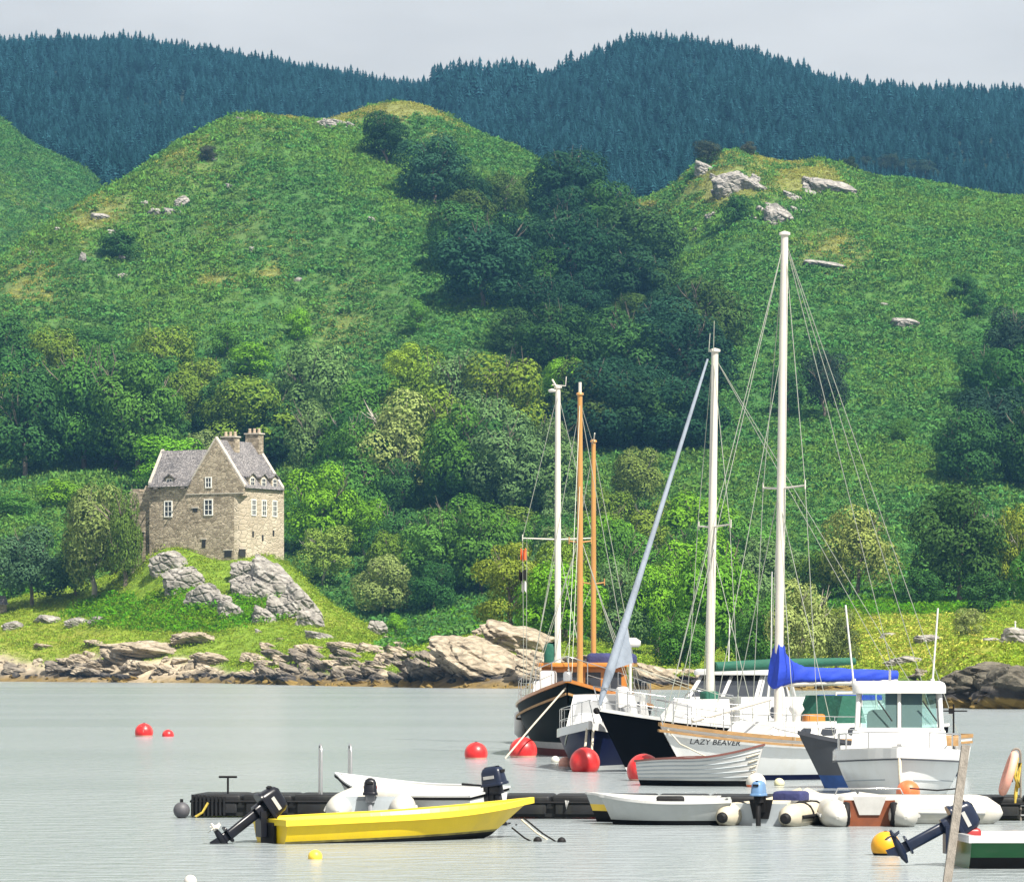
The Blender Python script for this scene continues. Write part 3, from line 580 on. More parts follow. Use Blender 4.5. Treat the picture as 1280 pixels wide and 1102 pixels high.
# ------------------------------------------------------------------ rocks
def rockmat(name, col, pale, tide=False):
    m = bpy.data.materials.new(name); m.use_nodes = True; n = m.node_tree; l = n.links.new; b = n.nodes['Principled BSDF']; b.inputs['Roughness'].default_value = .9; b.inputs['Specular IOR Level'].default_value = .2
    ge = n.nodes.new('ShaderNodeNewGeometry'); z = n.nodes.new('ShaderNodeTexNoise'); z.inputs['Scale'].default_value = .9; z.inputs['Detail'].default_value = 8; z.inputs['Roughness'].default_value = .7
    mp_ = n.nodes.new('ShaderNodeMapping'); mp_.inputs['Scale'].default_value = (1, 1, 2.2); mp_.inputs['Rotation'].default_value = (0, .5, 0); l(ge.outputs['Position'], mp_.inputs[0]); l(mp_.outputs[0], z.inputs['Vector'])
    rp_ = n.nodes.new('ShaderNodeValToRGB'); e = rp_.color_ramp.elements; e[0].position = .33; e[0].color = (*[c * .45 for c in col], 1); e[1].position = .68; e[1].color = (*pale, 1); x = e.new(.5); x.color = (*col, 1)
    l(z.outputs['Fac'], rp_.inputs[0]); out = rp_.outputs[0]
    if tide:
        sx = n.nodes.new('ShaderNodeSeparateXYZ'); l(ge.outputs['Position'], sx.inputs[0]); z2 = n.nodes.new('ShaderNodeTexNoise'); z2.inputs['Scale'].default_value = .5; z2.inputs['Detail'].default_value = 6; l(ge.outputs['Position'], z2.inputs['Vector'])
        ad = n.nodes.new('ShaderNodeMath'); ad.operation = 'MULTIPLY_ADD'; l(z2.outputs['Fac'], ad.inputs[0]); ad.inputs[1].default_value = -2.4; l(sx.outputs['Z'], ad.inputs[2])
        for a_, b_, c_ in ((.3, -.2, (.045, .042, .042)), (-.55, -.8, (.22, .15, .045))):
            r_ = n.nodes.new('ShaderNodeMapRange'); r_.inputs[1].default_value = a_; r_.inputs[2].default_value = b_; l(ad.outputs[0], r_.inputs[0])
            mm = n.nodes.new('ShaderNodeMix'); mm.data_type = 'RGBA'; l(r_.outputs[0], mm.inputs['Factor']); l(out, mm.inputs['A']); mm.inputs['B'].default_value = (*c_, 1); out = mm.outputs['Result']
    l(out, b.inputs['Base Color'])
    v = n.nodes.new('ShaderNodeTexVoronoi'); v.feature = 'DISTANCE_TO_EDGE'; v.inputs['Scale'].default_value = .34; l(mp_.outputs[0], v.inputs['Vector'])
    rr = n.nodes.new('ShaderNodeMapRange'); rr.inputs[1].default_value = 0; rr.inputs[2].default_value = .12; l(v.outputs['Distance'], rr.inputs[0])
    a2 = n.nodes.new('ShaderNodeMath'); a2.operation = 'MULTIPLY_ADD'; l(z.outputs['Fac'], a2.inputs[0]); a2.inputs[1].default_value = .9; l(rr.outputs[0], a2.inputs[2])
    bp = n.nodes.new('ShaderNodeBump'); bp.inputs['Strength'].default_value = .9; bp.inputs['Distance'].default_value = .35; l(a2.outputs[0], bp.inputs['Height']); l(bp.outputs[0], b.inputs['Normal'])
    return m
RK_PALE = rockmat('pale_rock', (.28, .262, .235), (.45, .43, .39)); RK_SHORE = rockmat('shore_rock', (.34, .285, .21), (.52, .45, .345), True); RK_DARK = rockmat('dark_shore_rock', (.185, .16, .13), (.31, .27, .21), True); RK_HILL = rockmat('hill_rock', (.28, .265, .245), (.46, .43, .39)); RK_TIDE = rockmat('black_shore_rock', (.11, .10, .08), (.22, .20, .15), True)
def rock_mesh(seed, mat, sub=4, cuts=16, crack=.05, slant=.0):
    rg = random.Random(seed); bm = bmesh.new(); bmesh.ops.create_icosphere(bm, subdivisions=sub, radius=1)
    pl = []
    for k in range(cuts):
        d = Vector((rg.gauss(0, 1), rg.gauss(0, 1), rg.gauss(.2, .8))).normalized(); pl.append((d, rg.uniform(.52, .86)))
    off = Vector((rg.uniform(0, 50), rg.uniform(0, 50), rg.uniform(0, 50)))
    for v in bm.verts:
        c = v.co.copy(); c *= 1 + .22 * mnoise.noise(c * 1.3 + off)
        for d, h in pl:
            q = c.dot(d) - h
            if q > 0: c -= d * q * .93
        q = Vector(((c.x - .6 * c.z) * .75 + c.y * .25, c.y * .7, (c.z + slant * .6 * c.x) * 2.5)) + off
        dv = mnoise.voronoi(q)[0]; e = dv[1] - dv[0]
        c *= 1 - crack * max(0, 1 - e / .20) + .035 * mnoise.noise(c * 5 + off) + .02 * mnoise.noise(c * 11 + off)
        v.co = c
    me = bpy.data.meshes.new('rock'); bm.to_mesh(me); bm.free(); me.materials.append(mat); return me
RM = {}
for nm, mt in (('pale', RK_PALE), ('shore', RK_SHORE), ('dark', RK_DARK), ('hill', RK_HILL), ('tide', RK_TIDE)):
    RM[nm] = [rock_mesh(400 + 31 * k + len(nm), mt, 4 if nm == 'hill' else 5, 14, .12, .9) for k in range(4 if nm != 'shore' else 7)]
_kr = random.Random(21)
def rock(px, py, w, h, kind='shore', label='', group=None, tilt=0, depth=.8, name='rock', bury=.28, ymin=0, rz=None):
    """base centre at pixel (px, py); w, h in pixels"""
    g = G(px, py, ymin); s = g.y / F
    o = bpy.data.objects.new(name, _kr.choice(RM[kind])); COL.objects.link(o)
    W, H = w * s / 1.55, h * s / 1.55
    H *= 1.05 if (kind == 'pale' and ymin == 0) or kind == 'hill' else .72; o.scale = (W, W * depth, H * (1 + bury)); o.location = (g.x, g.y + W * depth * .35, g.z + H * .5 - H * bury * .3)
    o.rotation_euler = (_kr.uniform(-.12, .12), tilt + _kr.uniform(-.08, .08), _kr.uniform(-.5, .5) if rz is None else rz)
    return tag(o, label, 'rock', group)
# crag under the castle
for a in ((208, 714, 50, 36, 'weathered grey slab at the upper left of the crag below the castle', .35), (228, 742, 54, 42, 'big grey boulder in the middle left of the crag with grass above it', .3), (252, 756, 50, 42, 'upright grey boulder between the grass tongue and the crag', .4), (277, 762, 32, 26, 'dark sided boulder beside the grass tongue under the castle', .2),
          (312, 726, 56, 34, 'cracked pale slab directly under the castle doorway', .45), (335, 746, 84, 54, 'largest cracked pale slab of the crag right of the doorway', .5), (372, 772, 74, 50, 'pale slab stepping down at the right of the crag', .6), (388, 782, 40, 30, 'lowest pale block at the right end of the crag', .5), (352, 772, 50, 36, 'pale fractured block beneath the largest slab', .4), (328, 776, 40, 26, 'separate grey boulder below the crag on the grass', .3), (308, 744, 46, 34, 'cracked slab between the grass tongue and the largest slab', .4), (290, 770, 44, 26, 'grey slab joining both halves of the crag below the grass tongue', .5), (318, 752, 44, 34, 'fractured pale block in the centre of the crag', .5)):
    rock(a[0], a[1] + 3, a[2] * .88, a[3] * .80, 'pale', a[4], None, a[5], .7)
for a in ((190, 822, 110, 30, 'long pale flat slab on the foreshore below the bright bramble'), (245, 806, 70, 22, 'pale slab at the edge of the grass below the knoll'), (150, 828, 60, 28, 'rounded pale slab left of the long foreshore slab'), (268, 832, 66, 18, 'low flat slab right of the long foreshore slab'), (60, 782, 34, 12, 'small flat rock in the meadow grass at the left'), (95, 786, 30, 12, 'small rock in the meadow near the two trees'), (125, 782, 26, 10, 'small pale rock on the grass left of the brambles'), (15, 790, 24, 12, 'grey rock in the grass at the left edge'), (120, 808, 36, 9, 'thin slab in the grass above the dark shore rocks'), (55, 815, 30, 9, 'thin broken slab at the lower left of the meadow'), (322, 792, 9, 6, 'small white stone on the grass below the crag'), (350, 802, 11, 6, 'white stone lowest on the grass below the crag'), (395, 800, 34, 12, 'stepped rock at the right foot of the knoll'), (430, 812, 50, 14, 'broken rock ledge at the right foot of the knoll above the shore'), (472, 796, 24, 24, 'leaning slab on the right flank of the grassy knoll'), (488, 806, 22, 16, 'small pale boulder at the end of the knoll')):
    rock(*a[:4], 'shore' if a[1] > 800 else 'pale', a[4], None, .1, .8)
for a in ((600, 846, 150, 62, 'shore', 'largest smooth tan slab of the headland behind the ketch', .28), (648, 818, 110, 48, 'shore', 'upper tan slab on the crest of the headland', .3), (606, 796, 26, 24, 'shore', 'pointed boulder standing on top of the headland', .1), (664, 810, 28, 20, 'pale', 'pale boulder on the grass right of the headland crest', 0), (690, 846, 120, 40, 'shore', 'long sloping slab in front of the headland grass', .25), (760, 850, 110, 32, 'shore', 'sloping slab behind the navy sloop and its radar', .2), (825, 858, 100, 32, 'shore', 'grey ledge running down to the water behind the black hull', .25), (560, 836, 60, 30, 'shore', 'tan block at the left shoulder of the headland', .2), (540, 854, 70, 26, 'dark', 'dark tilted slab at the foot of the headland', .5)):
    rock(a[0], a[1], a[2], a[3], a[4], a[5], None, a[6], .9)
for a in ((1228, 884, 130, 78, 'tide', 'big dark cracked rock at the right edge of the shore', .1), (1285, 884, 110, 86, 'tide', 'dark rock cut by the right picture edge', .1), (1192, 886, 60, 44, 'tide', 'low dark rock at the tip of the right headland', .3), (1210, 872, 60, 44, 'tide', 'dark rock stepping up behind the tip of the right headland', .2), (1255, 872, 70, 60, 'tide', 'dark upper rock of the right headland below the meadow', .1), (1262, 888, 60, 24, 'tide', 'low weedy rock in front of the big dark rock', 0), (1130, 834, 46, 14, 'pale', 'broken rock in the grass above the blue sail cover', 0), (1160, 806, 30, 16, 'pale', 'grey rock heap in the middle of the meadow', 0), (1270, 806, 34, 26, 'pale', 'pale rock at the right edge of the meadow', 0), (1238, 804, 20, 8, 'pale', 'small flat stone below the round pale bush', 0), (1112, 798, 20, 8, 'pale', 'small stone at the left of the meadow', 0)):
    rock(a[0], a[1], a[2], a[3], a[4], a[5], None, a[6], .9)
k = 0
for x0, x1, y0, y1, nn_, kd, lab, gp in ((0, 190, 838, 852, 16, 'dark', 'dark jagged rock along the left shoreline', 'dark rocks of the left shoreline'), (330, 560, 822, 858, 56, 'dark', 'dark slanting slab on the shore between the knoll and the headland', 'slanting slabs of the shore'), (300, 520, 812, 850, 34, 'shore', 'pale slab on the shore between the knoll and the headland', 'pale slabs of the shore'), (60, 320, 826, 848, 16, 'shore', 'pale rock of the foreshore below the castle', 'pale rocks below the castle'), (700, 880, 842, 860, 18, 'shore', 'tan ledge rock low on the shore behind the yachts', 'ledge rocks behind the yachts'), (900, 1160, 846, 862, 22, 'dark', 'low dark rock on the shore behind the tallest mast', 'shore rocks behind the tallest mast'), (1170, 1290, 874, 888, 12, 'tide', 'weedy rock at the foot of the right headland', 'weedy rocks of the right headland')):
    for i in range(nn_):
        f = _kr.uniform(.6, 1.5); rock(_kr.uniform(x0, x1), _kr.uniform(y0, y1), 30 * f, 10 * f * _kr.uniform(.7, 1.4), kd, lab, gp, .45 if 'slant' in lab else .15, .8)
for a in ((125, 276, 22, 12, 'pale rock outcrop on the shoulder of the left hill'), (196, 268, 10, 10, 'left stone of the pair on the left hill'), (212, 272, 16, 10, 'right stone of the pair on the left hill'), (103, 338, 9, 16, 'tall narrow stone on the left hillside'), (150, 328, 12, 8, 'round white stone right of the tall narrow one'), (152, 348, 14, 7, 'tilted stone below the round white one'), (140, 300, 16, 8, 'flat stones below the shoulder outcrop'), (268, 206, 10, 5, 'small stone below the left summit'), (286, 243, 12, 8, 'stone in the bracken in the middle of the left hill'), (315, 326, 7, 10, 'small upright stone in the bracken'), (464, 286, 10, 9, 'white stone near the edge of the ravine trees'), (404, 158, 28, 9, 'row of rocks in the gap between both humps of the left hill'), (422, 160, 22, 10, 'broken rock right of the gap between the humps'), (437, 164, 10, 10, 'small rock beside the lone dark tree'), (72, 296, 8, 8, 'stone on the left ridge'), (40, 318, 8, 6, 'lower stone on the left ridge'), (345, 138, 40, 6, 'bare rock strip along the left summit'), (372, 356, 10, 6, 'flat stone on the lower left hill'), (300, 152, 14, 5, 'thin rock on the left shoulder of the summit')):
    rock(*a[:4], 'hill', a[4], None, .1, .8, bury=.1, ymin=850)
for a in ((915, 250, 44, 34, 'steep grey crag on the left shoulder of the right hill', .3), (940, 244, 40, 16, 'long broken ledge on the top of the right hill', .3), (972, 284, 34, 30, 'grey crag just behind the tallest masthead', .2), (890, 276, 16, 12, 'white rock on the left slope of the right hill', .2), (870, 290, 14, 6, 'lowest pale rock at the left of the right hill', .2), (1040, 244, 56, 24, 'rocky outcrop on the second top of the right hill', .2), (880, 222, 30, 18, 'rock face below the grey green hilltop bush', .2), (1132, 412, 32, 18, 'lone grey outcrop in the bracken of the right hill', 0), (1105, 390, 12, 6, 'small stone left of the lone grey outcrop', 0), (1032, 336, 52, 12, 'low dark ledge on the right hill', .1), (990, 252, 30, 10, 'scattered ledge between both tops of the right hill', .3), (1005, 268, 14, 6, 'small pale stone beside the grey crag', 0)):
    rock(a[0], a[1], a[2], a[3], 'hill', a[4], None, a[5], .8, bury=.1, ymin=850)
for cx, cy, rx, ry, nn_, lab, gp in ((915, 240, 34, 22, 12, 'jagged grey crag piece on the left shoulder of the right hill', 'crags of the right hill shoulder'), (965, 275, 28, 12, 8, 'broken grey rock around the crag behind the tallest masthead', 'rocks behind the tallest masthead'), (1040, 238, 34, 12, 9, 'broken grey rock of the second top of the right hill', 'rocks of the second top'), (205, 270, 26, 10, 5, 'small pale stone scattered on the shoulder of the left hill', 'stones of the left hill shoulder'), (425, 160, 26, 6, 6, 'small broken rock in the dip between both humps of the left hill', 'rocks of the dip')):
    for i in range(nn_):
        f = _kr.uniform(.6, 1.5); rock(cx + _kr.uniform(-rx, rx), cy + _kr.uniform(-ry, ry), 13 * f, 10 * f * _kr.uniform(.6, 1.3), 'hill', lab, gp, .3, .8, bury=.15, ymin=850)
px, Y, x, z = samples(13000, 235, 600); ok = (pick(rk, px, Y) > .5) & (z > -.3) & (z < 5) & (px < 1150)
scatter('shore_stones', np.stack([x, Y, z], 1)[ok], np.abs(_r.normal(size=ok.sum())) * .35 + .15, [proto('stone', rock_mesh(900 + q, RK_SHORE, 2, 10, 0)) for q in range(4)], 8, tilt=.4)
# ------------------------------------------------------------------ tower house
def stonemat(name, a, b_, mort, sc=1.6, var=.5):
    m = bpy.data.materials.new(name); m.use_nodes = True; n = m.node_tree; l = n.links.new; b = n.nodes['Principled BSDF']; b.inputs['Roughness'].default_value = .92; b.inputs['Specular IOR Level'].default_value = .15
    t = n.nodes.new('ShaderNodeTexCoord'); mp_ = n.nodes.new('ShaderNodeMapping'); mp_.inputs['Scale'].default_value = (1, 1, 2.0); l(t.outputs['Object'], mp_.inputs[0])
    v = n.nodes.new('ShaderNodeTexVoronoi'); v.inputs['Scale'].default_value = sc; l(mp_.outputs[0], v.inputs['Vector'])
    sp = n.nodes.new('ShaderNodeSeparateColor'); l(v.outputs['Color'], sp.inputs[0])
    z = n.nodes.new('ShaderNodeTexNoise'); z.inputs['Scale'].default_value = .28; z.inputs['Detail'].default_value = 8; z.inputs['Roughness'].default_value = .65; l(t.outputs['Object'], z.inputs['Vector'])
    ad = n.nodes.new('ShaderNodeMath'); ad.operation = 'MULTIPLY_ADD'; l(sp.outputs[0], ad.inputs[0]); ad.inputs[1].default_value = var; l(z.outputs['Fac'], ad.inputs[2])
    rp_ = n.nodes.new('ShaderNodeValToRGB'); e = rp_.color_ramp.elements; e[0].position = .35; e[0].color = (*a, 1); e[1].position = .8 + var * .35; e[1].color = (*b_, 1); l(ad.outputs[0], rp_.inputs[0])
    v2 = n.nodes.new('ShaderNodeTexVoronoi'); v2.feature = 'DISTANCE_TO_EDGE'; v2.inputs['Scale'].default_value = sc; l(mp_.outputs[0], v2.inputs['Vector'])
    r_ = n.nodes.new('ShaderNodeMapRange'); r_.inputs[1].default_value = .02; r_.inputs[2].default_value = .09; l(v2.outputs['Distance'], r_.inputs[0])
    mm = n.nodes.new('ShaderNodeMix'); mm.data_type = 'RGBA'; l(r_.outputs[0], mm.inputs['Factor']); mm.inputs['A'].default_value = (*mort, 1); l(rp_.outputs[0], mm.inputs['B']); l(mm.outputs['Result'], b.inputs['Base Color'])
    bp = n.nodes.new('ShaderNodeBump'); bp.inputs['Strength'].default_value = .8; bp.inputs['Distance'].default_value = .12; l(r_.outputs[0], bp.inputs['Height']); l(bp.outputs[0], b.inputs['Normal']); return m
STONE = stonemat('rubble_stone', (.14, .108, .072), (.49, .415, .31), (.32, .27, .205), 1.5, .5)
HARL = stonemat('pale_harling', (.33, .275, .20), (.58, .51, .40), (.46, .40, .31), .9, .15)
SLATE = stonemat('roof_slate', (.13, .125, .13), (.30, .28, .275), (.10, .095, .10), 2.4, .5)
WHITE = M('white_paint', (.78, .77, .73), .5, .06, 5); GLASSD = M('dark_window_glass', (.02, .025, .03), .1, .2, 2); DARKW = M('dark_opening', (.015, .014, .013), .8); COPE = M('coping_stone', (.46, .42, .36), .9, .25, 1.2, .3); POT = M('clay_chimney_pot', (.42, .33, .24), .85, .2, 3)
cas = empty('castle', P(304, 700, 600), R(-30), 'brown stone tower house with steep slate roofs on the rocky knoll above the shore', 'castle')
W_, D_ = 9.7, 10.6
def ringxy(rad, n=8):                  # plan of the main block, front right corner rounded
    q = [(-W_, 0)]
    for k in range(n + 1):
        a = -math.pi / 2 + math.pi / 2 * k / n; q.append((-rad + rad * math.cos(a), rad + rad * math.sin(a)))
    return q + [(0, D_), (-W_, D_)]
wl = MB().m(STONE); rg = ringxy(1.95)
n_ = len(rg)
for z0, z1 in ((-9, 9.7),):
    for i in range(n_):
        a, b = rg[i], rg[(i + 1) % n_]
        wl.m(HARL if 2 <= i <= n_ - 3 else STONE).add([(a[0], a[1], z0), (b[0], b[1], z0), (b[0], b[1], z1), (a[0], a[1], z1)], [(0, 1, 2, 3)], 1 <= i <= 9)
# square head of the block carried over the round corner
wl.m(STONE).poly([(-W_, 0, 9.7), (0, 0, 9.7), (0, 0, 11), (-W_ / 2, 0, 18.1), (-W_, 0, 11)], (0, .6, 0))
wl.m(STONE).poly([(-W_, D_ - .6, 9.7), (0, D_ - .6, 9.7), (0, D_ - .6, 11), (-W_ / 2, D_ - .6, 18.1), (-W_, D_ - .6, 11)], (0, .6, 0))
wl.m(HARL).box((-.3, D_ / 2, 10.35), (.6, D_ - 1.2, 1.3)); wl.m(STONE).box((-W_ + .3, D_ / 2, 10.35), (.6, D_ - 1.2, 1.3))
wl.m(STONE).box((-13.02, 3.13, 1.3), (6.64, 6.2, 20.6)); wl.poly([(-16.34, .03, 11.6), (-16.34, 6.2, 11.6), (-16.34, 3.1, 16.6)], (.6, 0, 0))
wl.build('wall', None, cas)
cas.scale = (1.05, 1.05, 1.0)
cw = mb(STONE).box((-18.2, 1.6, .6), (3.7, 2.4, 20.4)).box((-17.1, 1.6, 11.2), (1.5, 2.0, .9), None, .7).box((-19.2, 1.6, 10.95), (1.2, 1.9, .35)); cw.build('curtain_wall', None, cas)
rf = MB().m(SLATE)
def slab(p0, p1, p2, p3, th): return rf.poly([p0, p1, p2, p3], th)
nrm = Vector((7.1, 0, 4.85)).normalized() * .22
slab((.22, .42, 10.75), (.22, D_ - .42, 10.75), (-W_ / 2, D_ - .42, 18.12), (-W_ / 2, .42, 18.12), nrm)
slab((-W_ - .22, .42, 10.75), (-W_ / 2, .42, 18.12), (-W_ / 2, D_ - .42, 18.12), (-W_ - .22, D_ - .42, 10.75), Vector((-nrm.x, 0, nrm.z)))
n2_ = Vector((0, -5.1, 3.1)).normalized() * .22
slab((-16.2, -.38, 11.2), (-9.3, -.38, 11.2), (-7.3, 3.1, 16.85), (-16.2, 3.1, 16.85), n2_)
slab((-16.2, 6.6, 11.2), (-16.2, 3.1, 16.85), (-7.3, 3.1, 16.85), (-9.3, 6.6, 11.2), Vector((0, -n2_.y, n2_.z)))
rfo = rf.build('roof', None, cas)
cp = mb(COPE)
for y_ in (.1, D_ - .7):
    for sgn in (1, -1):
        a, b = Vector((-W_ / 2 + sgn * (W_ / 2 + .1), y_, 11.0)), Vector((-W_ / 2, y_, 18.25)); cp.poly([a, b, b + Vector((0, 0, .45)), a + Vector((0, 0, .45))], (0, .6, 0))
cp.poly([(-16.4, -.2, 11.7), (-16.4, 3.1, 16.9), (-16.4, 3.1, 17.25), (-16.4, -.2, 12.05)], (.5, 0, 0)); cp.poly([(-16.4, 6.4, 11.7), (-16.4, 3.1, 16.9), (-16.4, 3.1, 17.25), (-16.4, 6.4, 12.05)], (.5, 0, 0))
cp.build('coping', None, cas)
mb(COPE).box((-W_ / 2, -.06, 10.1), (W_ + .1, .1, .16)).build('string_course', None, cas)
for y_, z0 in ((3.5, 14.8), (9.7, 15.6)):
    ch = MB().m(STONE).box((-W_ / 2 + .3, y_, z0 + 1.9), (2.3, 1.3, 4.0)).m(COPE).box((-W_ / 2 + .3, y_, z0 + 3.98), (2.6, 1.6, .2))
    co = ch.build('chimney', None, cas)
    for dx in (-.8, 0, .8): mb(POT).lathe([(.24, 0), (.26, .1), (.2, .5), (.23, .62), (.23, .7), (.16, .7)], (-W_ / 2 + .3 + dx, y_, z0 + 4.08), 10).build('chimney_pot', None, co)
def window(c, wd, h, face, nx=2, nz=3, mat=WHITE, nm='window'):
    c = Vector(c); u = Vector((1, 0, 0)) if face == 'f' else Vector((0, 1, 0)); o_ = Vector((0, -1, 0)) if face == 'f' else Vector((1, 0, 0))
    def bx(m_, cu, cz, wu, hz_, d, off):
        p = c + u * cu + Vector((0, 0, cz)) + o_ * off; return m_.box(p, (wu, d, hz_) if face == 'f' else (d, wu, hz_))
    g = bx(mb(GLASSD), 0, 0, wd - .06, h - .06, .1, .0); ob = g.build(nm, None, cas)
    f = mb(mat)
    for sx in (-1, 1): bx(f, sx * (wd / 2 - .06), 0, .14, h + .1, .16, .03); 
    for sz in (-1, 1): bx(f, 0, sz * (h / 2 - .04), wd - .26, .16, .155, .03)
    for k in range(1, nx): bx(f, -wd / 2 + wd * k / nx, 0, .09, h - .24, .13, .025)
    for k in range(1, nz): bx(f, 0, -h / 2 + h * k / nz, wd - .26, .08, .12, .026)
    f.build('frame', None, ob); return ob
window((-5.96, 0, 8.05), 1.5, 2.4, 'f'); window((-13.0, .03, 7.95), 1.4, 2.4, 'f'); window((-5.96, 0, 11.8), 1.1, 1.6, 'f', 2, 2)
for y_ in (2.65, 5.3, 8.1): window((0, y_, 8.0), 1.15, 2.4, 'r', 2, 3)
for x_, z_, a_, b_ in ((-8.3, 7.7, .8, .55), (-6.8, 2.6, .6, 1.2), (-2.6, 1.0, 1.2, 1.0), (-17.9, 4.0, .6, 1.0)):
    yy = 0 if x_ > -16 else .4; ob = mb(DARKW).box((x_, yy, z_), (a_, .1, b_)).build('slit_window', None, cas); mb(COPE).box((x_, yy - .02, z_ + b_ / 2 + .1), (a_ + .4, .14, .2)).build('lintel', None, ob)
for y_, z_ in ((2.5, 4), (5.0, 3.5), (7.8, 4.3)): mb(DARKW).box((0, y_, z_), (.1, .4, .9)).build('slit_window', None, cas)
dw = mb(DARKW).box((-.52, .54, 1.15), (.9, .5, 1.1), Matrix.Rotation(R(45), 3, 'Z')).build('doorway', None, cas)
def dormer(face, t):
    f = face == 'f'
    q = mb(STONE if f else HARL); g_ = lambda a, d, z: (t + a, d, z) if f else (-d, t + a, z)
    q.poly([g_(-.75, -.02, 10.9), g_(.75, -.02, 10.9), g_(.75, -.02, 12.6), g_(0, -.02, 13.1) , g_(-.75, -.02, 12.6)], (0, 1.6, 0) if f else (-1.6, 0, 0)); o = q.build('dormer', None, cas)
    r_ = mb(SLATE); 
    for s_ in (-1, 1): r_.poly([g_(0, -.25, 13.14), g_(s_ * 1.0, -.25, 12.5), g_(s_ * 1.0, -.25, 12.68), g_(0, -.25, 13.34)], (0, 2.6, 0) if f else (-2.6, 0, 0))
    r_.build('dormer_roof', None, o)
    c = g_(0, -.02, 11.9); mb(WHITE).box(c, (1.0, .12, 1.2) if f else (.12, 1.0, 1.2)).build('frame', None, o)
    g2 = mb(GLASSD)
    for dx in (-.22, .22):
        for dz in (-.28, .28): c = g_(dx, -.05, 11.9 + dz); g2.box(c, (.34, .12, .44) if f else (.12, .34, .44))
    g2.build('pane', None, o)
dormer('f', -12.75)
for y_ in (2.3, 5.2, 8.1): dormer('r', y_)
for x_ in (-9.9, -14.6): mb(M('lead_spout', (.10, .09, .085), .7)).tube([(x_, .3, 11.1), (x_, -.8, 11.05), (x_, -1.5, 10.95)], .11, 6).build('spout', None, cas)
# ------------------------------------------------------------------ little things ashore
fn = empty('field_fence', G(2, 722), 0, 'short pale timber fence at the left edge of the scrub slope', 'fence'); s_ = fn.location.y / F
for k in range(4): mb(WHITE).box((-14 * s_ + k * 9 * s_, 0, 5 * s_), (.14, .14, 12 * s_)).build('post', None, fn)
for z_ in (4, 9): mb(WHITE).box((0, -.1, z_ * s_), (30 * s_, .06, .16)).build('rail', None, fn)
ht = empty('stone_hut', G(-10, 772), R(20), 'corner of a small grey hut at the left edge of the meadow', 'hut')
mb(STONE).box((0, 0, .8), (4, 3, 2.2)).build('wall', None, ht); mb(SLATE).poly([(-2.2, -1.8, 1.8), (-2.2, 0, 3.2), (-2.2, 1.8, 1.8)], (4.4, 0, 0)).build('roof', None, ht)
for px_, py_, h_, lab in ((1269, 800, 22, 'slim white marker post in the meadow at the right'), (1272, 700, 24, 'pale pole beside the yellow leaved tree'), (528, 806, 10, 'short white stake near the shore below the lower wood')):
    g = G(px_, py_); s_ = g.y / F; mk = empty('marker_post', g, 0, lab, 'post'); mb(WHITE).tube([(0, 0, -.3), (0, 0, h_ * s_)], [.11, .09], 8).build('shaft', None, mk); mb(COPE).lathe([(.13, 0), (.13, .12), (.02, .2)], (0, 0, h_ * s_), 8).build('cap', None, mk)
# ------------------------------------------------------------------ boat materials
GEL = M('white_gelcoat', (.56, .565, .56), .25, .05, 1.5, 0, coat=.3, dirt=(.42, .40, .33), dirt_amt=.35)
GELG = M('greyed_gelcoat', (.40, .42, .42), .35, .10, 1.5, dirt=(.30, .30, .24), dirt_amt=.5)
GELW = M('bright_gelcoat', (.72, .73, .73), .3, .04, 1.5, coat=.2, dirt=(.5, .46, .36), dirt_amt=.3); SCUM = M('waterline_scum', (.20, .17, .05), .8, .4, 6)
NAVY = M('navy_hull_paint', (.004, .008, .045), .4, .15, 1.5, spec=.1); BLACKH = M('black_hull_paint', (.002, .0025, .004), .5, .2, 1.5, spec=.04); GREENB = M('dark_green_hull', (.002, .006, .007), .5, .2, 1.5, spec=.05)
REDAF = M('red_antifoul', (.12, .018, .018), .7, .3, 3); BLKAF = M('black_antifoul', (.006, .0065, .008), .7, .3, 3, spec=.2); BLUEAF = M('blue_antifoul', (.015, .06, .22), .7, .25, 3); GREYH = M('dark_grey_hull', (.05, .054, .066), .5, .25, 1.2)
WOOD = M('varnished_wood', (.42, .155, .022), .28, .25, 1.5, coat=.5, stretch=(1, 1, .25)); TEAK = M('teak_trim', (.30, .175, .07), .6, .25, 4, stretch=(.4, 3, 3)); SPRUCE = M('varnished_spar', (.44, .225, .065), .35, .2, 2, coat=.4, stretch=(3, 3, .2))
ALU = M('painted_spar', (.58, .55, .49), .35, .08, 1.2, dirt=(.42, .36, .28), dirt_amt=.35); STEEL = M('stainless_rail', (.62, .62, .62), .25, .1, 4, metal=.9); WIRE = M('rigging_wire', (.36, .38, .33), .4, .1, 4, metal=.3)
ROPE = M('pale_rope', (.55, .50, .40), .9, .2, 20); YROPE = M('yellow_rope', (.48, .36, .06), .9, .3, 20); BLK = M('black_rubber', (.008, .008, .009), .65, .3, 5, spec=.25); DOCKB = M('black_dock_plastic', (.009, .010, .012), .55, .35, 2.5, dirt=(.035, .038, .025), dirt_amt=.6, spec=.3)
YEL = M('yellow_hull_paint', (.74, .53, .006), .35, .07, 1.6, dirt=(.46, .34, .05), dirt_amt=.55); YEL2 = M('yellow_gunwale', (.70, .54, .035), .4, .08, 2); REDB = M('red_buoy_plastic', (.54, .018, .020), .38, .12, 3, dirt=(.75, .25, .20), dirt_amt=.35); ORB = M('orange_buoy_plastic', (.66, .14, .045), .45, .12, 3, dirt=(.75, .42, .3), dirt_amt=.4)
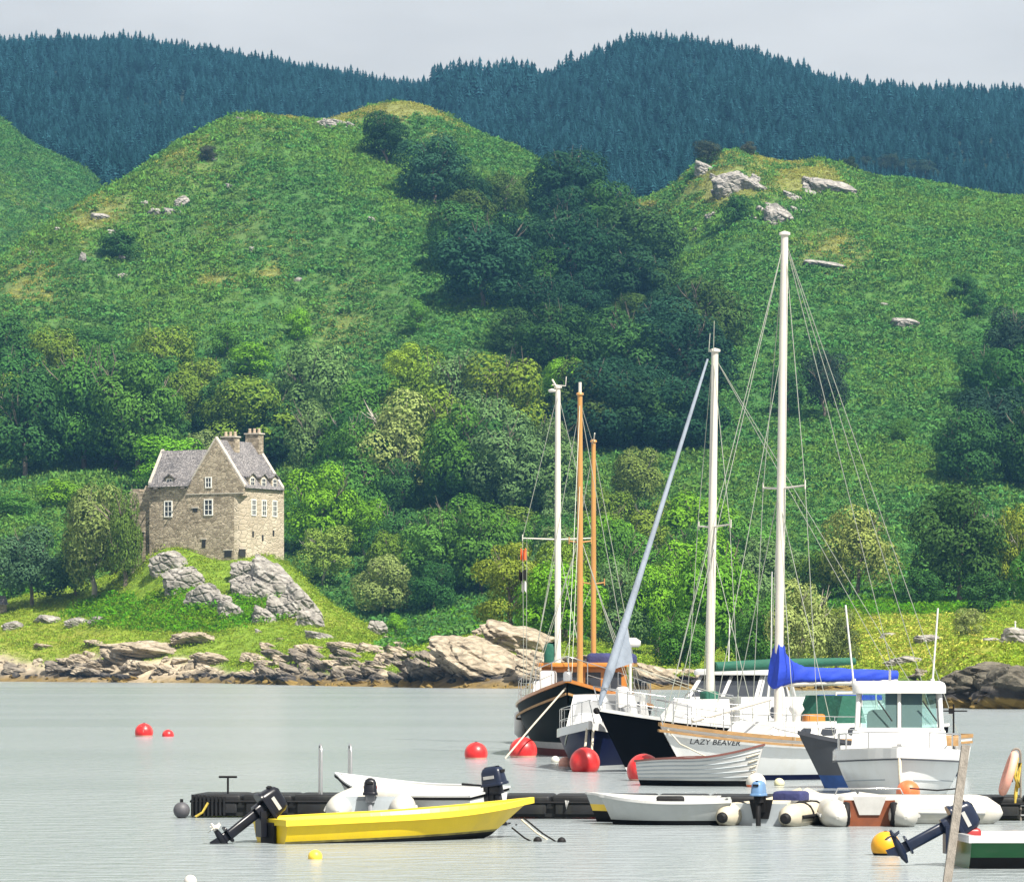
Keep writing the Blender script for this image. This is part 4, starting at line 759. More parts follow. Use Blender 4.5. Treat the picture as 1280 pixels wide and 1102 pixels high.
AMB = M('amber_buoy_plastic', (.66, .32, .008), .4, .1, 3); YBU = M('yellow_buoy_plastic', (.75, .52, .05), .45, .1, 4); WBU = M('white_buoy_plastic', (.55, .53, .48), .5, .1, 4, dirt=(.5, .45, .3), dirt_amt=.4); PINK = M('faded_pink_plastic', (.72, .36, .28), .55, .12, 4, dirt=(.8, .62, .52), dirt_amt=.5); GREYB = M('dark_grey_fender', (.07, .07, .08), .55, .2, 4)
CREAM = M('cream_tube_fabric', (.45, .41, .32), .55, .08, 2.5, dirt=(.34, .31, .17), dirt_amt=.5); WTUBE = M('white_tube_fabric', (.46, .45, .415), .5, .07, 2.5, dirt=(.40, .37, .25), dirt_amt=.5); GREYT = M('grey_board', (.36, .40, .43), .5, .12, 3); BROWN = M('brown_board', (.16, .042, .014), .55, .25, 4); LGREY = M('light_grey_plastic', (.42, .42, .41), .5, .1, 4)
CANV = M('blue_sail_cover', (.008, .040, .40), .75, .18, 1.5, .9, bscale=2.2); GCAN = M('green_canvas', (.008, .085, .055), .8, .2, 2, .5); NCAN = M('navy_canvas', (.02, .025, .10), .8, .2, 3, .4); JIB = M('grey_furled_sail', (.24, .28, .34), .7, .15, 2, .4, stretch=(1, 1, .6)); MOTB = M('dark_motor_paint', (.005, .006, .011), .32, .2, 4, spec=.4); MOTN = M('navy_motor_paint', (.008, .014, .034), .32, .2, 4, spec=.4); MOTL = M('blue_motor_paint', (.10, .20, .36), .4, .15, 4); MOTG = M('grey_motor_leg', (.22, .23, .25), .4, .2, 6)
SMOKE = M('smoked_window', (.03, .035, .045), .08, .2, 2); FLAGR = M('orange_bunting', (.70, .13, .03), .8, .1, 3); WHITEP = M('white_plastic', (.58, .575, .56), .4, .05, 4); GREYW = M('weathered_post', (.22, .20, .175), .9, .25, 9, .5, stretch=(3, 3, .3)); DRED = M('dark_red_paint', (.30, .02, .02), .4, .15, 4)
gm = bpy.data.materials.new('tinted_windscreen'); gm.use_nodes = True; _b = gm.node_tree.nodes['Principled BSDF']; _b.inputs['Base Color'].default_value = (.50, .80, .78, 1); _b.inputs['Roughness'].default_value = .03; _b.inputs['Transmission Weight'].default_value = .85; _b.inputs['IOR'].default_value = 1.05
# ------------------------------------------------------------------ boat builders (x forward from the transom, z up from the waterline)
class Hull:
    def __init__(s, L, B, draft, fs, fm, fb, wt=.8, rake=.5, sm=.45, p=2.2, em=.32, eb=.8, es=None, ps=1.0):
        s.L, s.B, s.draft, s.fs, s.fm, s.fb, s.wt, s.rake, s.sm, s.p, s.em, s.eb, s.es, s.ps = L, B, draft, fs, fm, fb, wt, rake, sm, p, em, eb, es or em, ps
    def w(s, t):
        if t < s.sm: q = t / s.sm; q = q * (2 - q); return s.B / 2 * (s.wt + (1 - s.wt) * q)
        return s.B / 2 * max(.012, 1 - ((t - s.sm) / (1 - s.sm)) ** s.p)
    def sheer(s, t):
        a = (t / .42 - 1) if t < .42 else (t - .42) / .58
        return s.fm + ((s.fs if t < .42 else s.fb) - s.fm) * a * a
    def keel(s, t): return -s.draft * (1 - .75 * max(0, (t - .6) / .4) ** 2) * (1 - .3 * max(0, (.3 - t) / .3))
    def e(s, t): return s.es + (s.em - s.es) * min(1, t / .4) if t < .4 else s.em + (s.eb - s.em) * ((t - .4) / .6) ** 1.3
    def pt(s, t, z, side=1, out=0):
        zk, zs = s.keel(t), s.sheer(t); h = min(1, max(0, (z - zk) / (zs - zk)))
        return Vector((t * s.L - s.rake * (1 - h) * t ** 4, side * (s.w(t) * h ** s.e(t) + out), z))
    def hb(s, x, z):
        t = x / s.L
        for _ in range(12): t = min(1, max(0, t + (x - s.pt(t, z).x) / s.L))
        return s.pt(t, z).y
    def shell(s, bands, n=30, nb=5, inner=None, th=.04, floor=.08, transom=None, cap=True):
        """bands: list of (top z or None for the sheer, material, rows); the first band starts at the keel"""
        q = MB(); ts = [1 - (1 - i / (n - 1)) ** 1.25 for i in range(n)]
        for side in (1, -1):
            z0f = lambda t: s.keel(t)
            for top, mat, rows in bands:
                z1f = (lambda t: s.sheer(t)) if top is None else (lambda t, T_=top: min(T_, s.sheer(t) - .02))
                secs = [[s.pt(t, z0f(t) + (z1f(t) - z0f(t)) * k / rows, side) for k in range(rows + 1)] for t in ts]
                q.m(mat).loft(secs, False, False, True); z0f = z1f
        if transom:
            zs_ = [s.keel(0) + (s.sheer(0) - s.keel(0)) * k / 8 for k in range(9)]
            r_ = [s.pt(0, z, 1) for z in zs_]; l_ = [s.pt(0, z, -1) for z in zs_]; q.m(transom).loft([r_, l_], False, False, False)
        if inner:
            secs = []
            for t in ts[:-1]:
                zs_ = s.sheer(t); fl = min(zs_ - .08, max(floor, s.keel(t) + .06)); wtop = max(.01, s.w(t) - th); wfl = max(.008, s.pt(t, fl).y - th * 1.3)
                x_ = lambda z: min(s.pt(t, z).x, s.L - th * 2) + (th if t == 0 else 0)
                secs.append([Vector((x_(zs_), s.w(t), zs_)), Vector((x_(zs_), wtop, zs_)), Vector((x_(fl), wfl, fl)), Vector((x_(fl), -wfl, fl)), Vector((x_(zs_), -wtop, zs_)), Vector((x_(zs_), -s.w(t), zs_))])
            q.m(inner).loft(secs, False, False, False)
            a = secs[0]; q.add([a[1], a[2], a[3], a[4]], [(0, 1, 2, 3)], False)
        return q
    def deck(s, q, drop=.0, camber=.05, n=30, t0=0, t1=.995):
        secs = []
        for i in range(n):
            t = t0 + (t1 - t0) * i / (n - 1); w_ = max(.004, s.w(t) - .015); z = s.sheer(t) - drop
            secs.append([Vector((t * s.L, w_ * (k / 4 - 1), z + camber * (1 - (k / 4 - 1) ** 2))) for k in range(9)])
        return q.loft(secs, False, False, True)
    def rail(s, q, dz=0, wd=.05, h=.06, out=.01, t0=0, t1=1, n=34, sides=(1, -1), aft=False):
        for side in sides:
            secs = []
            for i in range(n):
                t = t0 + (t1 - t0) * (1 - (1 - i / (n - 1)) ** 1.2); z = s.sheer(t) + dz; x = t * s.L + (out if t > .97 else 0); y = s.w(t) + out
                secs.append([Vector((x, side * y, z)), Vector((x, side * y, z + h)), Vector((x, side * max(0, y - wd), z + h)), Vector((x, side * max(0, y - wd), z))])
            q.loft(secs, True, True, False)
        if aft: q.box((-.0, 0, s.sheer(0) + dz + h / 2), (wd, 2 * s.w(0) + 2 * out - .004, h + .004))
        return q
    def line(s, q, t0, t1, dz, r, side, n=20, zf=None, out=.0):
        return q.tube([s.pt(t, (zf(t) if zf else s.sheer(t) + dz), side, out) for t in [t0 + (t1 - t0) * i / (n - 1) for i in range(n)]], r, 5)
def frus(x0, x1, w0, z0, X0, X1, w1, z1): return [Vector(p) for p in ((x0, -w0, z0), (x1, -w0, z0), (x1, w0, z0), (x0, w0, z0), (X0, -w1, z1), (X1, -w1, z1), (X1, w1, z1), (X0, w1, z1))]
FF = {'s': (0, 1, 5, 4), 'f': (1, 2, 6, 5), 'p': (2, 3, 7, 6), 'a': (3, 0, 4, 7)}
def solid(q, c): return q.add(c, [(3, 2, 1, 0), (4, 5, 6, 7)] + list(FF.values()), False)
def pane(q, c, face, u0, u1, v0, v1, out=.012, th=.01, cc=0):
    a, b, d, e = [c[i] for i in FF[face]]; n = (b - a).cross(e - a).normalized()
    f = lambda u, v: (a * (1 - u) + b * u) * (1 - v) + (e * (1 - u) + d * u) * v + n * out
    k = cc
    pts = [f(u0, v0), f(u1, v0), f(u1, v1), f(u0, v1)] if not k else [f(u0 + k * (u1 - u0), v0), f(u1 - k * (u1 - u0), v0), f(u1, v0 + .25 * (v1 - v0)), f(u1, v1 - .25 * (v1 - v0)), f(u1 - k * (u1 - u0), v1), f(u0 + k * (u1 - u0), v1), f(u0, v1 - .25 * (v1 - v0)), f(u0, v0 + .25 * (v1 - v0))]
    return q.poly(pts, n * -th * 2)
def motor(parent, loc, tilt=0, sc=1, cowl=None, leg=None, yaw=0, prop=None, tiller=True, stripe=None):
    cowl = cowl or MOTB; leg = leg or MOTB
    rot = Matrix.Rotation(yaw, 3, 'Z') @ Matrix.Rotation(R(tilt), 3, 'Y'); loc = Vector(loc); X = lambda p: loc + rot @ (Vector(p) * sc)
    q = mb(leg)
    rb = lambda c, d, r_, t_=1: q.rbox(X(c), (d[0] * sc, d[1] * sc, d[2] * sc), r_ * sc, rot, 3, t_)
    rb((-.16, 0, .04), (.30, .20, .22), .06); rb((-.19, 0, -.34), (.17, .10, .62), .045); rb((-.21, 0, -.66), (.30, .15, .03), .05)
    q.tube([X((.02, 0, -.80)), X((-.08, 0, -.80)), X((-.30, 0, -.80)), X((-.42, 0, -.80))], [.02 * sc, .055 * sc, .055 * sc, .035 * sc], 10)
    rb((-.20, 0, -.73), (.17, .06, .16), .03); q.poly([X((-.10, -.012, -.83)), X((-.28, -.012, -.83)), X((-.30, -.012, -1.0)), X((-.22, -.012, -1.0))], rot @ Vector((0, .024 * sc, 0)))
    q.box(X((-.0, 0, -.10)) , (.10 * sc, .24 * sc, .42 * sc), Matrix.Rotation(yaw, 3, 'Z'))
    o = q.build('outboard_motor', None, parent)
    c = MB().m(cowl); c.rbox(X((-.17, 0, .30)), (.50 * sc, .30 * sc, .34 * sc), .10 * sc, rot, 4, .88); c.rbox(X((-.17, 0, .13)), (.54 * sc, .33 * sc, .06 * sc), .10 * sc, rot, 4)
    if stripe:
        c.m(stripe)
        for sy in (-1, 1): c.box(X((-.15, sy * .1435, .27)), (.24 * sc, .012 * sc, .06 * sc), rot)
    c.m(BLK).box(X((-.40, 0, .36)), (.03 * sc, .14 * sc, .05 * sc), rot); c.build('cowl', None, o)
    pr = mb(prop or leg)
    for k in range(3):
        a = k * 2.094 + .4; d = Vector((0, math.cos(a), math.sin(a))); e_ = Vector((.35, -math.sin(a), math.cos(a))).normalized()
        b0 = Vector((-.45, 0, -.80)); pr.poly([X(b0 + d * .03 - e_ * .03), X(b0 + d * .10 - e_ * .07), X(b0 + d * .145), X(b0 + d * .10 + e_ * .07), X(b0 + d * .03 + e_ * .03)], rot @ Vector((.012 * sc, 0, 0)))
    pr.tube([X((-.40, 0, -.8)), X((-.53, 0, -.8))], [.04 * sc, .018 * sc], 8); pr.build('propeller', None, o)
    if tiller: mb(BLK).tube([X((.02, .05, .12)), X((.2, .08, .16)), X((.5, .10, .22))], [.02 * sc, .02 * sc, .026 * sc], 7).build('tiller', None, o)
    return o
def wires(par, segs, r=.012, name='stay', mat=None):
    for a, b in segs: mb(mat or WIRE).tube([a, b], r, 5).build(name, None, par)
def railing(par, pts, h, r=.013, name='guard_rail', lines=(1,), mat=None):
    q = mb(mat or STEEL); pts = [Vector(p) for p in pts]
    for p in pts: q.tube([p, p + Vector((0, 0, h))], r, 6)
    for k in lines: q.tube([p + Vector((0, 0, h * k)) for p in pts], r, 6)
    return q.build(name, None, par)
def textmesh(body, size, name='lettering'):
    cu = bpy.data.curves.new(name, 'FONT'); cu.body = body; cu.size = size; cu.align_x = 'CENTER'; cu.align_y = 'CENTER'; cu.extrude = .002; cu.resolution_u = 3
    ob = bpy.data.objects.new(name, cu); COL.objects.link(ob); dg_ = bpy.context.evaluated_depsgraph_get(); me = bpy.data.meshes.new_from_object(ob.evaluated_get(dg_)); bpy.data.objects.remove(ob); bpy.data.curves.remove(cu); return me
def hull_text(h, body, size, x0, z0, side, mat, par, flip=1, slope=0):
    me = textmesh(body, size)
    for v in me.vertices:
        x = x0 + flip * v.co.x; z = z0 + v.co.y + slope * v.co.x; v.co = Vector((x, side * (h.hb(x, z) + .006 + v.co.z), z))
    me.materials.append(mat); o = bpy.data.objects.new('name_lettering', me); COL.objects.link(o); o.parent = par; return o
def W(px, Y, z=0): return Vector(((px - 640) / F * Y, Y, z))
def berth(name, label, cat, bowpx, bowY, phi, L, group=None, pitch=0, roll=0, z=0):
    """empty at the transom of a boat whose stem stands at (bowpx, bowY), heading phi degrees"""
    b = W(bowpx, bowY); d = Vector((math.cos(R(phi)), math.sin(R(phi)), 0)); o = empty(name, b - d * L + Vector((0, 0, z)), 0, label, cat, group)
    o.rotation_euler = Euler((R(roll), R(-pitch), R(phi)), 'XYZ'); return o
# ------------------------------------------------------------------ small boats
def thwarts(par, h, xs, mat, z=-.16):
    for x in xs:
        t = x / h.L; mb(mat).box((x, 0, h.sheer(t) + z), (.24, 2 * (h.w(t) - .16), .035)).build('thwart', None, par)
# yellow open boat
h = Hull(4.7, 1.62, .22, .36, .36, .50, .86, .75, .4, 2.3, .20, .75)
yb = berth('motor_boat', 'long bright yellow open boat with a tilted black outboard', 'boat', 665, 66.1, 27, 4.7, pitch=1.6)
h.shell([(-.0, BLKAF, 5), (.035, SCUM, 1), (None, YEL, 7)], inner=YEL2, transom=YEL, th=.06).build('hull', None, yb)
h.rail(mb(YEL2), -.07, .09, .095, .035, aft=True).build('gunwale', None, yb); thwarts(yb, h, (.9, 2.2, 3.3), YEL2)
mb(BLK).rbox((-.04, .0, .12), (.06, .52, .42), .02).build('motor_pad', None, yb)
motor(yb, (-.06, .05, .36), 56, .98, MOTB, MOTB, 0, WBU, True, LGREY)
for a, b, lab in ((P(655, 1022, 65.6), W(702, 64.2, -.05), 'taut mooring rope from the bow of the yellow boat, the longer one'), (P(640, 1034, 65.2), W(672, 64.4, -.05), 'short mooring rope under the bow of the yellow boat'), (P(652, 1024, 65.8), W(690, 65.1, -.05), 'thin rope between both bow ropes of the yellow boat')):
    r_ = mb(ROPE if 'thin' in lab else BLK).tube([a, a.lerp(b, .5) + Vector((0, 0, -.03)), b], .014, 6); 
    if 'thin' not in lab: r_.m(BLK).ball(b + Vector((0, 0, .06)), .07, 10)
    tag(r_.build('mooring_rope'), lab, 'rope')
# white dinghy with black outboard
h = Hull(3.25, 1.55, .12, .58, .58, .86, .84, .5, .42, 2.4, .30, .7)
wd = berth('dinghy', 'white open dinghy with black rubbing strip and dark outboard at its stern', 'boat', 424, 72.7, 148, 3.25, roll=-6)
h.shell([(0, GELG, 3), (None, GEL, 7)], inner=GEL, transom=GEL, th=.07).build('hull', None, wd); h.rail(mb(GEL), -.0, .09, .03, .02, aft=True).build('gunwale', None, wd)
h.rail(mb(BLK), -.05, .03, .045, .025, aft=True).build('rubbing_strip', None, wd); thwarts(wd, h, (.7, 1.6), GELG)
for dz in (-.2, -.32): 
    for sd_ in (1, -1): h.line(mb(LGREY), .1, .9, dz, .012, sd_).build('strake', None, wd)
motor(wd, (-.03, .05, .60), 8, .92, MOTN, MOTB, 0, None, True, LGREY)
# inflatables
def inflatable(name, label, px, Y, phi, L, wd_, tr, tube, board, cone=None, z=0, bowup=.25, cat='inflatable boat', bands=None):
    d = Vector((math.cos(R(phi)), math.sin(R(phi)), 0)); o = empty(name, W(px, Y, z), 0, label, cat); o.rotation_euler = (0, 0, R(phi))
    a = wd_ / 2 - tr
    for sd_ in (1, -1):
        pts = [(-.42, sd_ * a, tr * .62), (-.36, sd_ * a, tr * .68), (-.18, sd_ * a, tr * .72), (0, sd_ * a, tr * .75)]; rs = [.03, tr * .5, tr * .9, tr]
        for k in range(1, 5): pts.append((L * .6 * k / 4, sd_ * a, tr * .75)); rs.append(tr)
        for k in range(1, 9):
            th = math.pi / 2 * k / 8; pts.append((L * .6 + (L * .4 - tr) * math.sin(th), sd_ * a * math.cos(th) , tr * .75 + bowup * (k / 8) ** 1.6)); rs.append(tr * (1 - .12 * k / 8))
        q = MB(); n_ = len(pts); q.m(tube).tube(pts, rs, 18, True); t_ = q.build('side_tube', None, o)
        if cone: mb(cone).lathe([(.05, -.05), (tr * .42, -.02), (tr * .45, .05), (tr * .36, .07)], (-.40, sd_ * a, tr * .66), 16, Matrix.Rotation(R(90), 3, 'Y')).build('end_cap', None, t_)
        mb(bands or LGREY).tube([(-.1, sd_ * (a + tr * .97), tr * .72), (L * .3, sd_ * (a + tr * 1.0), tr * .75), (L * .6, sd_ * (a + tr * 1.0), tr * .75)], .035, 8).build('rubbing_strip', None, t_)
    mb(board).box((.06, 0, tr * .85), (.06, 2 * a - tr * 1.7 + .16, tr * 1.75)).build('transom', None, o); mb(GREYT).box((L * .38, 0, .1), (L * .7, 2 * a - .1, .05)).build('floor', None, o)
    return o, a
o, a = inflatable('inflatable_dinghy', 'white inflatable with grey transom and red black outboard leg behind the yellow boat', 463, 69.0, 91, 2.35, 1.55, .23, WTUBE, GREYT, z=.17)
mb(GREYT).box((.0, 0, .18), (.05, .82, .30)).build('transom_pad', None, o); motor(o, (.03, 0, .34), 4, .78, MOTB, MOTG, 0, None, False, DRED)
o, a = inflatable('inflatable_dinghy', 'cream inflatable with black end cones and a faded blue outboard', 951, 70.6, 68, 2.7, 1.62, .225, CREAM, GREYT, BLK, bands=BLK)
motor(o, (.0, 0, .46), 0, .72, MOTL, BLK, 0, None, True); mb(BLK).poly([(.02, -.22, .46), (.02, .22, .46), (.02, .14, .12), (.02, -.14, .12)], (-.02, 0, 0)).build('motor_plate', None, o); mb(NCAN).rbox((1.1, -.2, .50), (.5, .55, .16), .05).build('seat_bag', None, o)
for x_ in (.5, 1.2): 
    for sd_ in (1, -1): mb(BLK).tube([(x_, sd_ * (a + .24 * math.sin(t)), .17 + .24 * math.cos(t)) for t in [k * .5 - 1.2 for k in range(7)]], .02, 5).build('strap', None, o)
o, a = inflatable('inflatable_dinghy', 'white inflatable with brown stern board and black launching wheels', 1087, 70.3, 90, 2.8, 1.72, .265, WTUBE, BROWN, bowup=.10)
mb(LGREY).poly([(.02, -.3, .52), (.02, .3, .52), (.02, .18, .2), (.02, -.18, .2)], (-.02, 0, 0)).build('motor_plate', None, o)
for sd_ in (1, -1): mb(BLK).lathe([(.07, -.06), (.2, -.06), (.22, 0), (.2, .06), (.07, .06)], (-.06, sd_ * .42, .22), 18, Matrix.Rotation(R(90), 3, 'X')).build('launching_wheel', None, o)
mb(WTUBE).rbox((1.2, 0, .40), (1.7, .95, .2), .2).build('bow_dodger', None, o); mb(STEEL).tube([(.1, -.6, .55), (.1, -.55, .66), (.1, .55, .66), (.1, .6, .55)], .016, 6).build('grab_rail', None, o)
o, a = inflatable('inflatable_dinghy', 'long white inflatable lying side on by the right end of the dock', 1222, 71.9, 176, 3.4, 1.5, .28, WTUBE, GREYT, bowup=.12)
mb(BLK).tube([(.3, -.5, .60), (.7, -.62, .56), (1.2, -.5, .6)], .015, 5).build('lifeline', None, o)
# white and striped dinghies at the dock
h = Hull(2.5, 1.2, .12, .44, .42, .52, .85, .25, .45, 2.6, .32, .6)
d = berth('dinghy', 'small dirty white rowing dinghy with a black bottom at the dock', 'boat', 750, 71.2, 178, 2.3, roll=-1)
h = Hull(2.3, 1.2, .12, .44, .42, .52, .85, .25, .45, 2.6, .32, .6)
h.shell([(0, BLKAF, 3), (.09, BLKAF, 1), (None, GELG, 6)], inner=GELG, transom=GELG, th=.06).build('hull', None, d); h.rail(mb(GEL), -.03, .06, .05, .025, aft=True).build('gunwale', None, d); thwarts(d, h, (.6, 1.3), TEAK, -.1)
mb(BLK).rbox((1.05, 0, .44), (.5, .4, .12), .04).build('seat_bag', None, d)
d = berth('dinghy', 'dark dinghy with a yellow stripe, mostly hidden behind the dirty white one', 'boat', 733, 72.4, 176, 2.4)
h = Hull(2.4, 1.1, .12, .42, .42, .50, .85, .2, .45, 2.6, .34, .5); h.shell([(.2, BLKAF, 5), (.32, YBU, 2), (None, GELG, 3)], inner=GELG, transom=GELG).build('hull', None, d); h.rail(mb(GEL), 0, .06, .04, .02, aft=True).build('gunwale', None, d)
# grey clinker rowing boat
h = Hull(3.0, 1.45, .10, .58, .66, .98, .72, .28, .42, 2.1, .40, .72)
rb_ = berth('rowing_boat', 'pale grey clinker rowing boat with a dark bottom in front of the white yacht', 'boat', 955, 92.6, -24, 3.0)
q = MB(); bands = [(.02, BLKAF, 3), (.13, BLKAF, 1)]
h.shell(bands + [(None, GEL, 8)], inner=LGREY, transom=GEL, th=.05).build('hull', None, rb_)
for k in range(5):
    for sd_ in (1, -1): h.line(mb(GREYT), .0, .985, 0, .016, sd_, 24, (lambda t, k=k: .13 + (h.sheer(t) - .13) * (k + .7) / 5.6), .0).build('plank_edge', None, rb_)
h.rail(mb(M('maroon_gunwale', (.16, .06, .05), .5, .2, 3)), -.03, .06, .05, .02, aft=True).build('gunwale', None, rb_); thwarts(rb_, h, (.8, 1.7, 2.5), TEAK)
for k in range(4): h.line(mb(ROPE), .90 + .02 * k, .985, -.1, .02, -1, 6, lambda t, k=k: h.sheer(t) - .2 - .14 * k, .03).build('rope_coil', None, rb_)
# green boat at the right edge
h = Hull(4.6, 1.7, .2, .42, .42, .6, .88, .5, .42, 2.4, .22, .7)
GREENP = M('green_hull_paint', (.006, .095, .028), .3, .15, 2, spec=.4)
gb = berth('motor_boat', 'dark green open boat with a white gunwale cut by the right picture edge', 'boat', 1600, 56.9, 5, 4.6)
h.shell([(.0, BLKAF, 4), (.16, BLKAF, 2), (None, GREENP, 5)], inner=GELG, transom=GREENP, th=.07).build('hull', None, gb); h.rail(mb(GEL), -.05, .09, .10, .03, aft=True).build('gunwale', None, gb)
motor(gb, (-.06, .25, .42), 62, .95, MOTN, MOTN, 0, None, True, LGREY); mb(DRED).rbox((.2, .3, .44), (.26, .3, .2), .05).build('fuel_tank', None, gb)
# ------------------------------------------------------------------ dock
dk = empty('floating_dock', W(238, 74.3), 0, 'low black floating dock of plastic blocks carrying ladders and cleats', 'dock'); DE = W(1420, 72.6) - W(238, 74.3); DL = DE.length; dk.rotation_euler = (0, 0, math.atan2(DE.y, DE.x))
nseg = int(DL / .96); q0 = mb(DOCKB).box((DL / 2, .72, .18), (DL, 1.36, .30)); q0.build('float_hull', None, dk)
for k in range(nseg):
    x_ = .48 + k * .96; q = mb(DOCKB).rbox((x_, .72, .375), (.93, 1.46, .11), .05); q.rbox((x_, -.01, .20), (.80, .07, .22), .03).build('deck_block', None, dk)
mb(BLK).tube([(0, -.045, .30), (DL, -.045, .30)], .022, 6).build('edge_cable', None, dk)
e_ = mb(DOCKB)
for k in range(9): e_.box((.05 + .075 * k, -.06, .22), (.035, .06, .42 - .01 * k))
e_.build('end_ribs', None, dk)
mb(YROPE).tube([(.35, -.1, .28), (.25, -.12, .1), (.12, -.12, .02)], .025, 6).build('hanging_rope', None, dk)
mb(BLK).tube([(.62, .5, .42), (.62, .5, .74)], .022, 6).tube([(.45, .5, .74), (.79, .5, .74)], .022, 6).build('mooring_cleat', None, dk)
for x_ in (7.0, 9.1, 12.5): mb(LGREY).tube([(x_, -.07, .34), (x_ + .02, -.1, .2), (x_ + .05, -.09, .34)], .02, 5).build('mooring_loop', None, dk)
_m = Matrix.Rotation(dk.rotation_euler.z, 4, 'Z'); _m.translation = dk.location
def ondock(px, off=.5, z=.43):
    x_ = (px - 238) / F * 73.8; return _m @ Vector((x_, off, z))
ld = empty('dock_ladder', ondock(417), dk.rotation_euler.z + .32, 'stainless ladder with two tall hoop handrails behind the white dinghy', 'ladder')
for x_ in (-.28, .28): mb(STEEL).tube([(x_, -.14, -.3), (x_, -.14, .78)] + [(x_, -.14 * math.cos(t) * .72 + .0, .80 + .12 * math.sin(t)) for t in [k * math.pi / 8 for k in range(1, 9)]] + [(x_, .12, .0)], .02, 7).build('handrail', None, ld)
for z_ in (-.28, -.1): mb(STEEL).tube([(-.28, -.14, z_), (.28, -.14, z_)], .018, 6).build('rung', None, ld)
for px_, g_ in ((398, 0), (436, 0)): pass
l2 = empty('ring_stand', ondock(1271, .05, .0), dk.rotation_euler.z, 'thin pole hoop with rungs at the right end of the dock holding the life ring', 'ladder')
mb(GREYW).tube([(.06, 0, -.2), (.06, 0, 1.20)] + [(.06 - .08 + .08 * math.cos(t), 0, 1.22 + .09 * math.sin(t)) for t in [k * math.pi / 6 for k in range(1, 7)]] + [(-.10, 0, .7)], .022, 6).build('hoop', None, l2)
for z_ in (.1, .28): mb(STEEL).tube([(.06, -.02, z_), (.4, -.02, z_)], .018, 6).build('rung', None, l2)
mb(YROPE).tube([(.0, -.05, 1.15), (-.06, -.06, .85), (.03, -.08, .6), (-.02, -.06, .8), (.05, -.05, 1.05), (-.03, -.04, .5), (-.04, -.03, .32)], .035, 6).build('rope_hank', None, l2)
lr = mb(PINK); c_ = ondock(1260, -.03, .86); pts = [(.055 * math.sin(t), .30 * math.cos(t) * .25, .30 * math.sin(t)) for t in [k * 2 * math.pi / 24 for k in range(25)]]
lr.tube([c_ + Vector((p[0] + .05 * (p[2] / .3), p[1] * 3.2, p[2] * 1.12)) for p in pts], .075, 10); tag(lr.build('life_ring'), 'faded pink orange life ring hanging edge on from the pole at the dock end', 'life ring')
tag(mb(GREYB).ball((0, 0, 0), .155, 20).m(BLK).lathe([(.03, 0), (.03, .06)], (.0, 0, .15), 8).build('ball_fender', None, None, W(227, 74.1, .14)), 'dark grey ball fender at the left end of the black dock', 'fender')
# foreground post
a = P(1207, 932, 46); b = P(1184, 1102, 45.5); b = a + (b - a) * 1.75
tag(mb(GREYW).tube([b, a], .066, 4, True, False).build('mooring_post'), 'leaning weathered grey timber post nearest the camera at the lower right', 'post')
# ------------------------------------------------------------------ buoys
def buoy(px, wl, r_px, mat, label, sink=.28, band=0, cap=True, rope=None, name='mooring_buoy', group=None):
    Y = WY(wl); r = r_px * Y / F; zc = r * (1 - 2 * sink); o = empty(name, W(px, Y), 0, label, 'buoy', group)
    if band == 0: band = (sink + .07, PINK if mat is REDB else SCUM)
    q = MB()
    prof = [(max(1e-4, r * math.sin(math.pi * k / 20)), zc - r * math.cos(math.pi * k / 20)) for k in range(21)]
    if band:
        kb = max(i for i, p in enumerate(prof) if p[1] - zc + r < band[0] * r * 2); q.m(band[1]).lathe(prof[:kb + 1], (0, 0, 0), 26); q.m(mat).lathe(prof[kb:], (0, 0, 0), 26)
    else: q.m(mat).lathe(prof, (0, 0, 0), 26)
    q.build('float', None, o)
    if cap: mb(BLK).lathe([(r * .14, zc + r * .96), (r * .12, zc + r * 1.03), (.005, zc + r * 1.05)], (0, 0, 0), 10).build('cap', None, o)
    return o, r, zc, Y
b_, r_, zc_, Y_ = buoy(180, 920, 11.5, REDB, 'round red mooring buoy with a white letter, far left on the water')
me = textmesh('V', r_ * 1.0)
for v in me.vertices:
    x, z = v.co.x, v.co.y + r_ * .35; v.co = Vector((x, -math.sqrt(max(.001, (r_ * 1.012) ** 2 - x * x - z * z)), zc_ + z))
me.materials.append(WHITEP); t_ = bpy.data.objects.new('letter', me); COL.objects.link(t_); t_.parent = b_
buoy(210, 920, 7.5, REDB, 'small half sunk red buoy beside the lettered one', .42, cap=False)
buoy(595, 948, 14.5, REDB, 'red mooring buoy standing alone left of the ketch'); buoy(654, 946, 17.5, REDB, 'red mooring buoy below the left side of the green ketch hull')
bR, rR, zR, YR = buoy(731, 964, 19, REDB, 'red mooring buoy in front of the navy sloop with two white ropes', .2); bS, rS, zS, YS_ = buoy(805, 975, 21.5, REDB, 'largest red mooring buoy half hidden behind the grey rowing boat', .22)
buoy(694, 952, 5.5, WBU, 'tiny white float under the ketch bow', .3, cap=False, name='float_buoy'); buoy(707, 957, 9, PINK, 'small faded pink buoy left of the navy sloop\'s red buoy', .35, cap=False)
buoy(945, 983, 12.5, WBU, 'white topped orange buoy at the bow of the grey rowing boat', .3, (.48, ORB), False); buoy(974, 981, 6.5, M('lemon_buoy', (.68, .64, .40), .5, .1, 4), 'tiny pale yellow buoy right of the orange and white one', .3, cap=False, name='float_buoy')
buoy(1107, 1068, 18.5, AMB, 'amber mooring buoy near the green boat\'s propeller', .2, (.30, BLK), True); buoy(394, 1073, 9, YBU, 'small yellow buoy in front of the yellow boat', .35, cap=False, name='float_buoy'); buoy(238, 1104, 8, WBU, 'pale buoy at the bottom picture edge', .3, cap=False, name='float_buoy')
buoy(1135, 1001, 15, ORB, 'orange buoy hanging under the bow of the white cabin boat', .12, cap=False)
